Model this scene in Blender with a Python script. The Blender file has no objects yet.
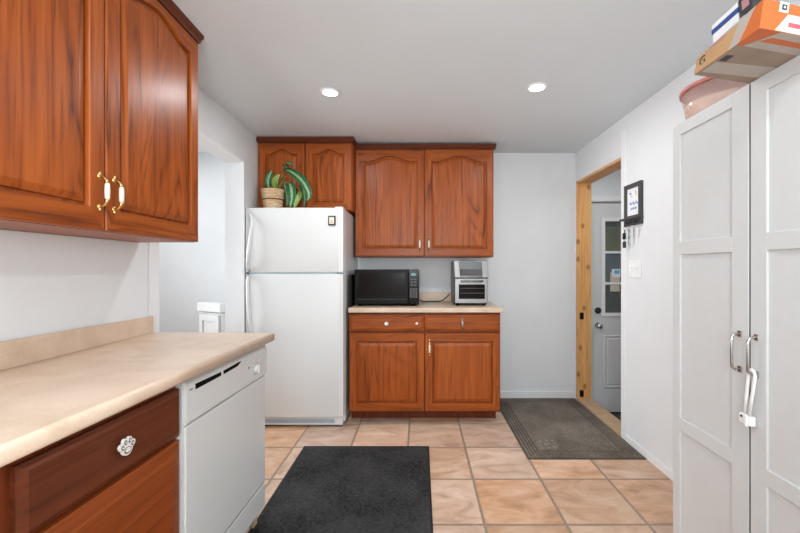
import bpy, bmesh, math, random
from mathutils import Vector, Matrix
random.seed(4)
scene = bpy.context.scene
C = scene.collection
PI = math.pi

# ------------------------------------------------------------ camera
FPX, VX, VY, CAMZ = 380.0, 420.0, 268.0, 1.24
cam_d = bpy.data.cameras.new('camera'); cam = bpy.data.objects.new('camera', cam_d); C.objects.link(cam)
cam.location = (0, 0, CAMZ); cam.rotation_euler = (PI/2, 0, 0)
cam_d.sensor_width = 36; cam_d.lens = FPX/800*36
cam_d.shift_x = -(VX-400)/800; cam_d.shift_y = (VY-266.5)/800
cam_d.clip_start = 0.02
scene.camera = cam

# ------------------------------------------------------------ world, lights, exposure
scene.view_settings.view_transform = 'Standard'
scene.view_settings.look = 'None'
scene.view_settings.gamma = 1
scene.view_settings.use_curve_mapping = False
scene.view_settings.exposure = -0.36
w = bpy.data.worlds.new('world'); scene.world = w; w.use_nodes = True
w.node_tree.nodes['Background'].inputs[0].default_value = (0.75, 0.85, 1.0, 1)
w.node_tree.nodes['Background'].inputs[1].default_value = 0.6

def area(name, loc, rot, sx, sy, power, color=(1, 1, 1), spread=PI):
    d = bpy.data.lights.new(name, 'AREA'); d.shape = 'RECTANGLE'; d.size = sx; d.size_y = sy
    d.energy = power; d.color = color; d.spread = spread
    o = bpy.data.objects.new(name, d); C.objects.link(o); o.location = loc; o.rotation_euler = rot
    return o
REAR_Y = -2.4
area('rear_fill_light', (0.15, REAR_Y+0.05, 1.35), (PI/2, 0, 0), 2.2, 1.7, 26, (0.93, 0.97, 1.0))  # added fill light out of view, no known window there
# added upward fill light behind the camera, brightening the ceiling
area('upward_fill_light', (0.0, -1.1, 1.4), (PI-0.65, 0, 0), 0.8, 0.8, 82, (0.90, 0.97, 1.0))
area('side_room_fill', (-3.5, 2.2, 1.45), (0, -PI/2, 0), 1.5, 1.6, 42, (0.95, 0.98, 1.0), spread=1.75)  # added light, brightens the right wall through the left opening
area('side_room_top_fill', (-2.3, 2.9, 2.28), (0, 0, 0), 0.5, 0.5, 7, (0.95, 0.98, 1.0))  # added fill to lift the side room, no lamp seen
area('entry_fill_light', (2.25, 2.9, 2.28), (0, 0, 0), 0.5, 0.5, 7, (0.95, 0.98, 1.0))  # added fill for the entry room, no lamp seen
LAMP_POWER = 8.5
LAMP_COLOR = (0.95, 0.98, 1.0)

# ------------------------------------------------------------ materials
def new_mat(name):
    m = bpy.data.materials.new(name); m.use_nodes = True
    nt = m.node_tree; return m, nt, nt.nodes['Principled BSDF']
def N(nt, t, **kw):
    n = nt.nodes.new(t)
    for k, v in kw.items(): setattr(n, k, v)
    return n
def plain(name, col, rough=0.5, metal=0.0, noise=0.04, scale=30, bump=0.0, coat=0.0, emit=None, trans=0.0, ior=1.45, spec=0.5, alpha=None):
    m, nt, b = new_mat(name)
    tc = N(nt, 'ShaderNodeTexCoord'); nz = N(nt, 'ShaderNodeTexNoise'); nz.inputs['Scale'].default_value = scale; nz.inputs['Detail'].default_value = 4
    nt.links.new(tc.outputs['Object'], nz.inputs['Vector'])
    r = N(nt, 'ShaderNodeValToRGB')
    r.color_ramp.elements[0].color = (*[c*(1-noise) for c in col], 1); r.color_ramp.elements[1].color = (*[min(1, c*(1+noise)) for c in col], 1)
    r.color_ramp.elements[0].position = 0.3; r.color_ramp.elements[1].position = 0.7
    nt.links.new(nz.outputs['Fac'], r.inputs['Fac']); nt.links.new(r.outputs['Color'], b.inputs['Base Color'])
    b.inputs['Roughness'].default_value = rough; b.inputs['Metallic'].default_value = metal; b.inputs['IOR'].default_value = ior
    b.inputs['Coat Weight'].default_value = coat; b.inputs['Coat Roughness'].default_value = 0.15
    b.inputs['Transmission Weight'].default_value = trans; b.inputs['Specular IOR Level'].default_value = spec
    if alpha is not None: b.inputs['Alpha'].default_value = alpha
    if bump:
        bp = N(nt, 'ShaderNodeBump'); bp.inputs['Strength'].default_value = bump; bp.inputs['Distance'].default_value = 0.002
        nt.links.new(nz.outputs['Fac'], bp.inputs['Height']); nt.links.new(bp.outputs['Normal'], b.inputs['Normal'])
    if emit:
        b.inputs['Emission Color'].default_value = (*emit[0], 1); b.inputs['Emission Strength'].default_value = emit[1]
    return m

def oak(name, light, mid, dark, horizontal=False, rough=0.36, figure=1.0, knots=False):
    m, nt, b = new_mat(name); L = nt.links.new
    tc = N(nt, 'ShaderNodeTexCoord'); oi = N(nt, 'ShaderNodeObjectInfo')
    mp = N(nt, 'ShaderNodeMapping'); mp.inputs['Rotation'].default_value = (0, PI/2 if horizontal else 0, 0)
    L(tc.outputs['Object'], mp.inputs['Vector'])
    mu = N(nt, 'ShaderNodeMath', operation='MULTIPLY'); mu.inputs[1].default_value = 7.3; L(oi.outputs['Random'], mu.inputs[0])
    cb = N(nt, 'ShaderNodeCombineXYZ'); L(mu.outputs[0], cb.inputs[0]); L(mu.outputs[0], cb.inputs[1]); L(mu.outputs[0], cb.inputs[2])
    va = N(nt, 'ShaderNodeVectorMath', operation='ADD'); L(mp.outputs[0], va.inputs[0]); L(cb.outputs[0], va.inputs[1])
    def streak(sx, sz, scale, detail=4, dist=0.0):
        q = N(nt, 'ShaderNodeVectorMath', operation='MULTIPLY'); q.inputs[1].default_value = (sx, sx, sz); L(va.outputs[0], q.inputs[0])
        z = N(nt, 'ShaderNodeTexNoise'); z.inputs['Scale'].default_value = scale; z.inputs['Detail'].default_value = detail; z.inputs['Distortion'].default_value = dist
        L(q.outputs[0], z.inputs['Vector']); return z
    broad = streak(1.0, 0.04, 34, 6, 0.3)
    pores = streak(1.0, 0.03, 85, 4)
    # cathedral figure: contour lines of a slow stretched noise
    slow = streak(1.0, 0.16, 2.6, 2, 0.25)
    k = N(nt, 'ShaderNodeMath', operation='MULTIPLY'); k.inputs[1].default_value = 54; L(slow.outputs['Fac'], k.inputs[0])
    fr = N(nt, 'ShaderNodeMath', operation='PINGPONG'); fr.inputs[1].default_value = 1.0; L(k.outputs[0], fr.inputs[0])
    pw = N(nt, 'ShaderNodeMath', operation='POWER'); pw.inputs[1].default_value = 2.5; L(fr.outputs[0], pw.inputs[0])
    r = N(nt, 'ShaderNodeValToRGB'); e = r.color_ramp.elements
    e[0].position = 0.32; e[0].color = (*mid, 1); e[1].position = 0.68; e[1].color = (*light, 1)
    L(broad.outputs['Fac'], r.inputs['Fac'])
    mx = N(nt, 'ShaderNodeMix', data_type='RGBA', blend_type='MIX'); mx.inputs[7].default_value = (*dark, 1)
    fz = streak(1.0, 0.06, 60, 3); fm = N(nt, 'ShaderNodeMapRange'); fm.inputs[1].default_value = 0.36; fm.inputs[2].default_value = 0.62; L(fz.outputs['Fac'], fm.inputs[0])
    gate = streak(1.0, 0.35, 2.0, 1); gm = N(nt, 'ShaderNodeMapRange'); gm.inputs[1].default_value = 0.40; gm.inputs[2].default_value = 0.62; gm.inputs[3].default_value = 0.2; L(gate.outputs['Fac'], gm.inputs[0])
    f0 = N(nt, 'ShaderNodeMath', operation='MULTIPLY'); L(pw.outputs[0], f0.inputs[0]); L(fm.outputs[0], f0.inputs[1])
    f00 = N(nt, 'ShaderNodeMath', operation='MULTIPLY'); L(f0.outputs[0], f00.inputs[0]); L(gm.outputs[0], f00.inputs[1])
    f1 = N(nt, 'ShaderNodeMath', operation='MULTIPLY'); f1.inputs[1].default_value = 1.0*figure; L(f00.outputs[0], f1.inputs[0])
    pr = N(nt, 'ShaderNodeMapRange'); pr.inputs[1].default_value = 0.52; pr.inputs[2].default_value = 0.75; pr.inputs[4].default_value = 0.70; L(pores.outputs['Fac'], pr.inputs[0])
    f2 = N(nt, 'ShaderNodeMath', operation='MAXIMUM'); L(f1.outputs[0], f2.inputs[0]); L(pr.outputs[0], f2.inputs[1])
    if knots:
        q = N(nt, 'ShaderNodeVectorMath', operation='MULTIPLY'); q.inputs[1].default_value = (7, 7, 4.5); L(va.outputs[0], q.inputs[0])
        mp2 = N(nt, 'ShaderNodeMapping'); mp2.inputs['Rotation'].default_value = (PI/2, 0, 0); L(q.outputs[0], mp2.inputs['Vector'])
        v = N(nt, 'ShaderNodeTexVoronoi', voronoi_dimensions='2D'); v.inputs['Scale'].default_value = 1.0; L(mp2.outputs[0], v.inputs['Vector'])
        kr = N(nt, 'ShaderNodeMapRange', interpolation_type='SMOOTHSTEP'); kr.inputs[1].default_value = 0.06; kr.inputs[2].default_value = 0.17; kr.inputs[3].default_value = 0.85; kr.inputs[4].default_value = 0.0; L(v.outputs['Distance'], kr.inputs[0])
        f3 = N(nt, 'ShaderNodeMath', operation='MAXIMUM'); L(f2.outputs[0], f3.inputs[0]); L(kr.outputs[0], f3.inputs[1]); f2 = f3
    L(f2.outputs[0], mx.inputs[0]); L(r.outputs['Color'], mx.inputs[6]); L(mx.outputs[2], b.inputs['Base Color'])
    b.inputs['Roughness'].default_value = rough; b.inputs['Specular IOR Level'].default_value = 0.24; b.inputs['Coat Weight'].default_value = 0.03; b.inputs['Coat Roughness'].default_value = 0.25
    bp = N(nt, 'ShaderNodeBump'); bp.inputs['Strength'].default_value = 0.12; bp.inputs['Distance'].default_value = 0.001; bp.invert = True
    L(f2.outputs[0], bp.inputs['Height']); L(bp.outputs['Normal'], b.inputs['Normal'])
    return m

OAK_V = oak('oak_upright_grain', (0.42, 0.102, 0.018), (0.29, 0.062, 0.010), (0.10, 0.019, 0.004))
OAK_H = oak('oak_level_grain', (0.39, 0.094, 0.014), (0.27, 0.057, 0.008), (0.105, 0.020, 0.004), True)
OAK_D = oak('oak_shaded_upright', (0.20, 0.042, 0.010), (0.14, 0.027, 0.007), (0.05, 0.009, 0.003), False, figure=0.4)
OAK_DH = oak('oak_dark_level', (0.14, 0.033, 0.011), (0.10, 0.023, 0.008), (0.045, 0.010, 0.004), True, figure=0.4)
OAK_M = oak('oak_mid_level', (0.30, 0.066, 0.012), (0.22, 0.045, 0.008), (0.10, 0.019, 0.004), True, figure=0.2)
OAK = [OAK_V, OAK_H]
PINE = oak('raw_pine', (0.80, 0.44, 0.17), (0.68, 0.34, 0.115), (0.36, 0.13, 0.04), False, 0.6, figure=0.5, knots=True)
PINE_H = oak('raw_pine_level', (0.72, 0.43, 0.21), (0.62, 0.34, 0.15), (0.40, 0.18, 0.07), True, 0.6, figure=0.5)
WALL = plain('wall_paint', (0.76, 0.772, 0.782), 0.55, noise=0.012, scale=6, bump=0.05)
CEIL = plain('ceiling_paint', (0.73, 0.775, 0.805), 0.7, noise=0.01, scale=5)
TRIM = plain('trim_paint', (0.82, 0.82, 0.82), 0.35, noise=0.01)
FRIDGE = plain('white_enamel', (0.70, 0.70, 0.695), 0.28, noise=0.008, scale=200, coat=0.2)
DISHW = plain('dishwasher_enamel', (0.66, 0.67, 0.66), 0.3, noise=0.008, coat=0.2)
GASKET = plain('pale_blue_gasket', (0.45, 0.58, 0.64), 0.5)
GRILLE = plain('grey_blue_grille', (0.42, 0.47, 0.52), 0.45)
PANTRY = plain('pantry_paint', (0.60, 0.605, 0.60), 0.42, noise=0.01)
BLACK = plain('black_plastic', (0.005, 0.0045, 0.004), 0.35, spec=0.15)
BLACKG = plain('black_glass', (0.009, 0.006, 0.005), 0.16, spec=0.12)
GAPSHADE = plain('gap_shade', (0.006, 0.006, 0.006), 0.9, spec=0.1)  # near-black colour painted in for the shade inside gaps
STEEL = plain('brushed_steel', (0.28, 0.275, 0.27), 0.36, 1.0, scale=120)
CHROMED = plain('dull_rack_steel', (0.16, 0.16, 0.16), 0.5, 0.6)
CHROME = plain('polished_nickel', (0.55, 0.55, 0.54), 0.2, 1.0)
BRASS = plain('brass', (0.72, 0.47, 0.19), 0.25, 1.0)
CERAMIC = plain('ivory_ceramic', (0.83, 0.72, 0.58), 0.2, coat=0.5)
PEWTER = plain('pewter', (0.40, 0.36, 0.31), 0.35, 0.8)
DARKMETAL = plain('dark_bronze', (0.05, 0.045, 0.04), 0.35, 0.8)
KNOBW = plain('white_knob', (0.85, 0.82, 0.76), 0.25)
WHITEPL = plain('white_plastic', (0.84, 0.84, 0.83), 0.35)
GREYFR = plain('charcoal_frame', (0.055, 0.056, 0.058), 0.5)
PAPER = plain('printed_paper', (0.80, 0.80, 0.80), 0.7)
BLUEINK = plain('blue_ink', (0.20, 0.30, 0.55), 0.7)
YELLOWINK = plain('yellow_ink', (0.75, 0.62, 0.30), 0.7)
CARD = plain('brown_card', (0.33, 0.25, 0.19), 0.75, noise=0.1, scale=12)
CARDT = plain('tan_card', (0.50, 0.29, 0.135), 0.7, noise=0.06, scale=12)
ORANGE = plain('orange_print', (0.58, 0.13, 0.022), 0.45, noise=0.05, scale=14)
TAPE = plain('pale_packing_tape', (0.44, 0.385, 0.335), 0.3)
REDINK = plain('red_ink', (0.65, 0.10, 0.12), 0.6)
NAVY = plain('navy_band', (0.02, 0.06, 0.25), 0.5)
PINKPL = plain('pink_clear_plastic', (0.90, 0.66, 0.60), 0.18, alpha=0.34, noise=0.02)
REDPL = plain('red_plastic', (0.62, 0.22, 0.19), 0.35)
CREAM = plain('cream_powder', (0.80, 0.62, 0.46), 0.9)
LABELBLK = plain('black_label', (0.03, 0.03, 0.035), 0.5)
PINKINK = plain('dusty_pink_print', (0.45, 0.22, 0.22), 0.5)
LEAFD = plain('leaf_dark', (0.028, 0.10, 0.035), 0.35, noise=0.3, scale=40)
LEAFP = plain('leaf_pale', (0.22, 0.38, 0.20), 0.4, noise=0.2, scale=60)
LEAFY = plain('leaf_yellowgreen', (0.28, 0.38, 0.05), 0.4, noise=0.2, scale=40)
STEMM = plain('stem', (0.28, 0.22, 0.07), 0.6)
SOIL = plain('soil', (0.05, 0.032, 0.02), 0.95, noise=0.3, scale=80, bump=0.5)
DOORP = plain('door_paint', (0.66, 0.66, 0.665), 0.4, noise=0.01)
EMBOSS = DOORP
OUTG = plain('olive_siding', (0.30, 0.30, 0.07), 0.8, noise=0.25, scale=5)
OUTD = plain('dark_fence', (0.04, 0.037, 0.03), 0.8, noise=0.3, scale=8)
OUTB = plain('blue_grey_panel', (0.16, 0.20, 0.21), 0.7, noise=0.2, scale=6)
GROUND = plain('outdoor_ground', (0.12, 0.11, 0.08), 0.9, noise=0.3, scale=4)
ENTRYF = plain('brown_entry_floor', (0.06, 0.040, 0.028), 0.6, noise=0.3, scale=9)
BEIGEP = plain('beige_paper', (0.62, 0.57, 0.46), 0.8)
SKYINK = plain('sky_blue_ink', (0.10, 0.45, 0.65), 0.7)
TEAL = plain('teal_display', (0.02, 0.08, 0.08), 0.3, emit=((0.25, 0.75, 0.70), 0.28))
BUTTON = plain('grey_buttons', (0.10, 0.095, 0.09), 0.5)
WOODBLK = plain('wood_block', (0.50, 0.40, 0.26), 0.7, noise=0.1)
RUBBER = plain('black_rubber', (0.012, 0.012, 0.012), 0.6)
LENS = plain('lit_lens', (0.9, 0.9, 0.9), 0.5, emit=((1.0, 0.97, 0.92), 9.0))

def glass_mat(name, tint=(1, 1, 1), alpha=0.12, rough=0.03):
    m, nt, b = new_mat(name); b.inputs['Base Color'].default_value = (*tint, 1); b.inputs['Alpha'].default_value = alpha; b.inputs['Roughness'].default_value = rough
    nz = N(nt, 'ShaderNodeTexNoise'); nz.inputs['Scale'].default_value = 3; bp = N(nt, 'ShaderNodeBump'); bp.inputs['Strength'].default_value = 0.01
    nt.links.new(nz.outputs['Fac'], bp.inputs['Height']); nt.links.new(bp.outputs['Normal'], b.inputs['Normal'])
    return m
GLASS = glass_mat('pane_glass', (0.35, 0.38, 0.38), 0.15)

def counter_mat():
    m, nt, b = new_mat('beige_laminate'); L = nt.links.new
    tc = N(nt, 'ShaderNodeTexCoord')
    n1 = N(nt, 'ShaderNodeTexNoise'); n1.inputs['Scale'].default_value = 7; n1.inputs['Detail'].default_value = 6; n1.inputs['Distortion'].default_value = 0.8; L(tc.outputs['Object'], n1.inputs['Vector'])
    n2 = N(nt, 'ShaderNodeTexNoise'); n2.inputs['Scale'].default_value = 160; n2.inputs['Detail'].default_value = 2; L(tc.outputs['Object'], n2.inputs['Vector'])
    r = N(nt, 'ShaderNodeValToRGB'); e = r.color_ramp.elements
    e[0].position = 0.3; e[0].color = (0.60, 0.44, 0.31, 1); e[1].position = 0.7; e[1].color = (0.75, 0.58, 0.45, 1)
    L(n1.outputs['Fac'], r.inputs['Fac'])
    mx = N(nt, 'ShaderNodeMix', data_type='RGBA', blend_type='MULTIPLY'); mx.inputs[0].default_value = 0.25
    r2 = N(nt, 'ShaderNodeValToRGB'); r2.color_ramp.elements[0].position = 0.35; r2.color_ramp.elements[0].color = (0.78, 0.74, 0.70, 1); r2.color_ramp.elements[1].position = 0.55
    L(n2.outputs['Fac'], r2.inputs['Fac']); L(r.outputs['Color'], mx.inputs[6]); L(r2.outputs['Color'], mx.inputs[7]); L(mx.outputs[2], b.inputs['Base Color'])
    b.inputs['Roughness'].default_value = 0.3
    return m
COUNTER = counter_mat()

def tile_mat():
    m, nt, b = new_mat('terracotta_tiles'); L = nt.links.new
    tc = N(nt, 'ShaderNodeTexCoord'); sp = N(nt, 'ShaderNodeSeparateXYZ'); L(tc.outputs['Object'], sp.inputs[0])
    T = 0.3955
    def cell(out, off):
        a = N(nt, 'ShaderNodeMath', operation='SUBTRACT'); a.inputs[1].default_value = off; L(out, a.inputs[0])
        d = N(nt, 'ShaderNodeMath', operation='DIVIDE'); d.inputs[1].default_value = T; L(a.outputs[0], d.inputs[0])
        f = N(nt, 'ShaderNodeMath', operation='FLOOR'); L(d.outputs[0], f.inputs[0])
        p = N(nt, 'ShaderNodeMath', operation='PINGPONG'); p.inputs[1].default_value = 0.5; L(d.outputs[0], p.inputs[0])
        return f, p
    fx, px = cell(sp.outputs[0], -0.083); fy, py = cell(sp.outputs[1], 1.8365)
    mn = N(nt, 'ShaderNodeMath', operation='MINIMUM'); L(px.outputs[0], mn.inputs[0]); L(py.outputs[0], mn.inputs[1])
    nw = N(nt, 'ShaderNodeTexNoise'); nw.inputs['Scale'].default_value = 22; L(tc.outputs['Object'], nw.inputs['Vector'])
    wob = N(nt, 'ShaderNodeMath', operation='MULTIPLY_ADD'); wob.inputs[1].default_value = 0.016; L(nw.outputs['Fac'], wob.inputs[0]); L(mn.outputs[0], wob.inputs[2])
    gr = N(nt, 'ShaderNodeMapRange', interpolation_type='SMOOTHSTEP'); gr.inputs[1].default_value = 0.018; gr.inputs[2].default_value = 0.034; L(wob.outputs[0], gr.inputs[0])
    cid = N(nt, 'ShaderNodeCombineXYZ'); L(fx.outputs[0], cid.inputs[0]); L(fy.outputs[0], cid.inputs[1])
    wn = N(nt, 'ShaderNodeTexWhiteNoise', noise_dimensions='3D'); L(cid.outputs[0], wn.inputs['Vector'])
    sc = N(nt, 'ShaderNodeVectorMath', operation='SCALE'); sc.inputs['Scale'].default_value = 9; L(wn.outputs['Color'], sc.inputs[0])
    va = N(nt, 'ShaderNodeVectorMath', operation='ADD'); L(tc.outputs['Object'], va.inputs[0]); L(sc.outputs[0], va.inputs[1])
    st = N(nt, 'ShaderNodeVectorMath', operation='MULTIPLY'); st.inputs[1].default_value = (0.75, 1.5, 1); L(va.outputs[0], st.inputs[0])
    n1 = N(nt, 'ShaderNodeTexNoise'); n1.inputs['Scale'].default_value = 5.5; n1.inputs['Detail'].default_value = 9; n1.inputs['Roughness'].default_value = 0.62; n1.inputs['Distortion'].default_value = 0.9; L(st.outputs[0], n1.inputs['Vector'])
    r = N(nt, 'ShaderNodeValToRGB'); e = r.color_ramp.elements
    e[0].position = 0.28; e[0].color = (0.30, 0.165, 0.095, 1); e[1].position = 0.74; e[1].color = (0.66, 0.46, 0.31, 1)
    x = e.new(0.45); x.color = (0.50, 0.265, 0.135, 1); x = e.new(0.58); x.color = (0.57, 0.35, 0.215, 1)
    L(n1.outputs['Fac'], r.inputs['Fac'])
    hs = N(nt, 'ShaderNodeHueSaturation'); L(r.outputs['Color'], hs.inputs['Color'])
    vm = N(nt, 'ShaderNodeMapRange'); vm.inputs[3].default_value = 1.02; vm.inputs[4].default_value = 1.32; L(wn.outputs['Value'], vm.inputs[0]); L(vm.outputs[0], hs.inputs['Value'])
    sm = N(nt, 'ShaderNodeSeparateXYZ'); L(wn.outputs['Color'], sm.inputs[0])
    sr = N(nt, 'ShaderNodeMapRange'); sr.inputs[3].default_value = 0.68; sr.inputs[4].default_value = 0.95; L(sm.outputs[1], sr.inputs[0]); L(sr.outputs[0], hs.inputs['Saturation'])
    mx = N(nt, 'ShaderNodeMix', data_type='RGBA'); mx.inputs[6].default_value = (0.30, 0.215, 0.155, 1); L(gr.outputs[0], mx.inputs[0]); L(hs.outputs['Color'], mx.inputs[7])
    L(mx.outputs[2], b.inputs['Base Color']); b.inputs['Roughness'].default_value = 0.42
    bp = N(nt, 'ShaderNodeBump'); bp.inputs['Strength'].default_value = 0.5; bp.inputs['Distance'].default_value = 0.003; L(gr.outputs[0], bp.inputs['Height'])
    b2 = N(nt, 'ShaderNodeBump'); b2.inputs['Strength'].default_value = 0.08; b2.inputs['Distance'].default_value = 0.004; L(n1.outputs['Fac'], b2.inputs['Height']); L(bp.outputs['Normal'], b2.inputs['Normal']); L(b2.outputs['Normal'], b.inputs['Normal'])
    return m
TILE = tile_mat()

def carpet_mat(name, a, bcol, scale, speck=None, rough=0.95):
    m, nt, b = new_mat(name); L = nt.links.new
    tc = N(nt, 'ShaderNodeTexCoord'); n1 = N(nt, 'ShaderNodeTexNoise'); n1.inputs['Scale'].default_value = scale; n1.inputs['Detail'].default_value = 5; n1.inputs['Roughness'].default_value = 0.7; L(tc.outputs['Object'], n1.inputs['Vector'])
    n3 = N(nt, 'ShaderNodeTexNoise'); n3.inputs['Scale'].default_value = 3.5; n3.inputs['Detail'].default_value = 4; L(tc.outputs['Object'], n3.inputs['Vector'])
    ad = N(nt, 'ShaderNodeMath', operation='MULTIPLY_ADD'); ad.inputs[1].default_value = 0.45; L(n3.outputs['Fac'], ad.inputs[0]); 
    h = N(nt, 'ShaderNodeMath', operation='MULTIPLY'); h.inputs[1].default_value = 0.6; L(n1.outputs['Fac'], h.inputs[0]); L(h.outputs[0], ad.inputs[2])
    r = N(nt, 'ShaderNodeValToRGB'); e = r.color_ramp.elements; e[0].position = 0.36; e[0].color = (*a, 1); e[1].position = 0.70; e[1].color = (*bcol, 1)
    L(ad.outputs[0], r.inputs['Fac']); out = r.outputs['Color']
    if speck:
        v = N(nt, 'ShaderNodeTexVoronoi'); v.inputs['Scale'].default_value = 14; L(tc.outputs['Object'], v.inputs['Vector'])
        lt = N(nt, 'ShaderNodeMath', operation='LESS_THAN'); lt.inputs[1].default_value = 0.045; L(v.outputs['Distance'], lt.inputs[0])
        mx = N(nt, 'ShaderNodeMix', data_type='RGBA'); mx.inputs[7].default_value = (*speck, 1); L(lt.outputs[0], mx.inputs[0]); L(out, mx.inputs[6]); out = mx.outputs[2]
    L(out, b.inputs['Base Color']); b.inputs['Roughness'].default_value = rough; b.inputs['Specular IOR Level'].default_value = 0.15
    bp = N(nt, 'ShaderNodeBump'); bp.inputs['Strength'].default_value = 0.7; bp.inputs['Distance'].default_value = 0.004; L(n1.outputs['Fac'], bp.inputs['Height']); L(bp.outputs['Normal'], b.inputs['Normal'])
    return m
MATB = carpet_mat('black_carpet', (0.006, 0.006, 0.006), (0.062, 0.060, 0.060), 75, (0.16, 0.15, 0.14))
MATG = carpet_mat('grey_brown_carpet', (0.085, 0.068, 0.052), (0.28, 0.24, 0.20), 80)
MATGD = carpet_mat('grey_brown_ribs', (0.06, 0.048, 0.037), (0.13, 0.110, 0.090), 80)
MATGL = carpet_mat('pale_worn_carpet', (0.20, 0.18, 0.155), (0.28, 0.25, 0.22), 220)

def wicker_mat():
    m, nt, b = new_mat('woven_wicker'); L = nt.links.new
    tc = N(nt, 'ShaderNodeTexCoord'); br = N(nt, 'ShaderNodeTexBrick'); sp = N(nt, 'ShaderNodeSeparateXYZ'); L(tc.outputs['Object'], sp.inputs[0])
    at = N(nt, 'ShaderNodeMath', operation='ARCTAN2'); L(sp.outputs[1], at.inputs[0]); L(sp.outputs[0], at.inputs[1])
    cb = N(nt, 'ShaderNodeCombineXYZ'); L(at.outputs[0], cb.inputs[0]); L(sp.outputs[2], cb.inputs[1])
    mp = N(nt, 'ShaderNodeMapping'); mp.inputs['Scale'].default_value = (3.2, 45, 1); L(cb.outputs[0], mp.inputs[0]); L(mp.outputs[0], br.inputs['Vector'])
    br.inputs['Color1'].default_value = (0.80, 0.66, 0.48, 1); br.inputs['Color2'].default_value = (0.72, 0.44, 0.20, 1); br.inputs['Mortar'].default_value = (0.30, 0.16, 0.07, 1)
    br.inputs['Scale'].default_value = 1; br.inputs['Mortar Size'].default_value = 0.06; br.inputs['Brick Width'].default_value = 0.9; br.inputs['Row Height'].default_value = 0.5
    L(br.outputs['Color'], b.inputs['Base Color']); b.inputs['Roughness'].default_value = 0.6
    bp = N(nt, 'ShaderNodeBump'); bp.inputs['Strength'].default_value = 0.6; bp.inputs['Distance'].default_value = 0.003; bp.invert = True; L(br.outputs['Fac'], bp.inputs['Height']); L(bp.outputs['Normal'], b.inputs['Normal'])
    return m
WICKER = wicker_mat()
WICKERD = plain('dark_woven_band', (0.10, 0.05, 0.025), 0.7)

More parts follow.
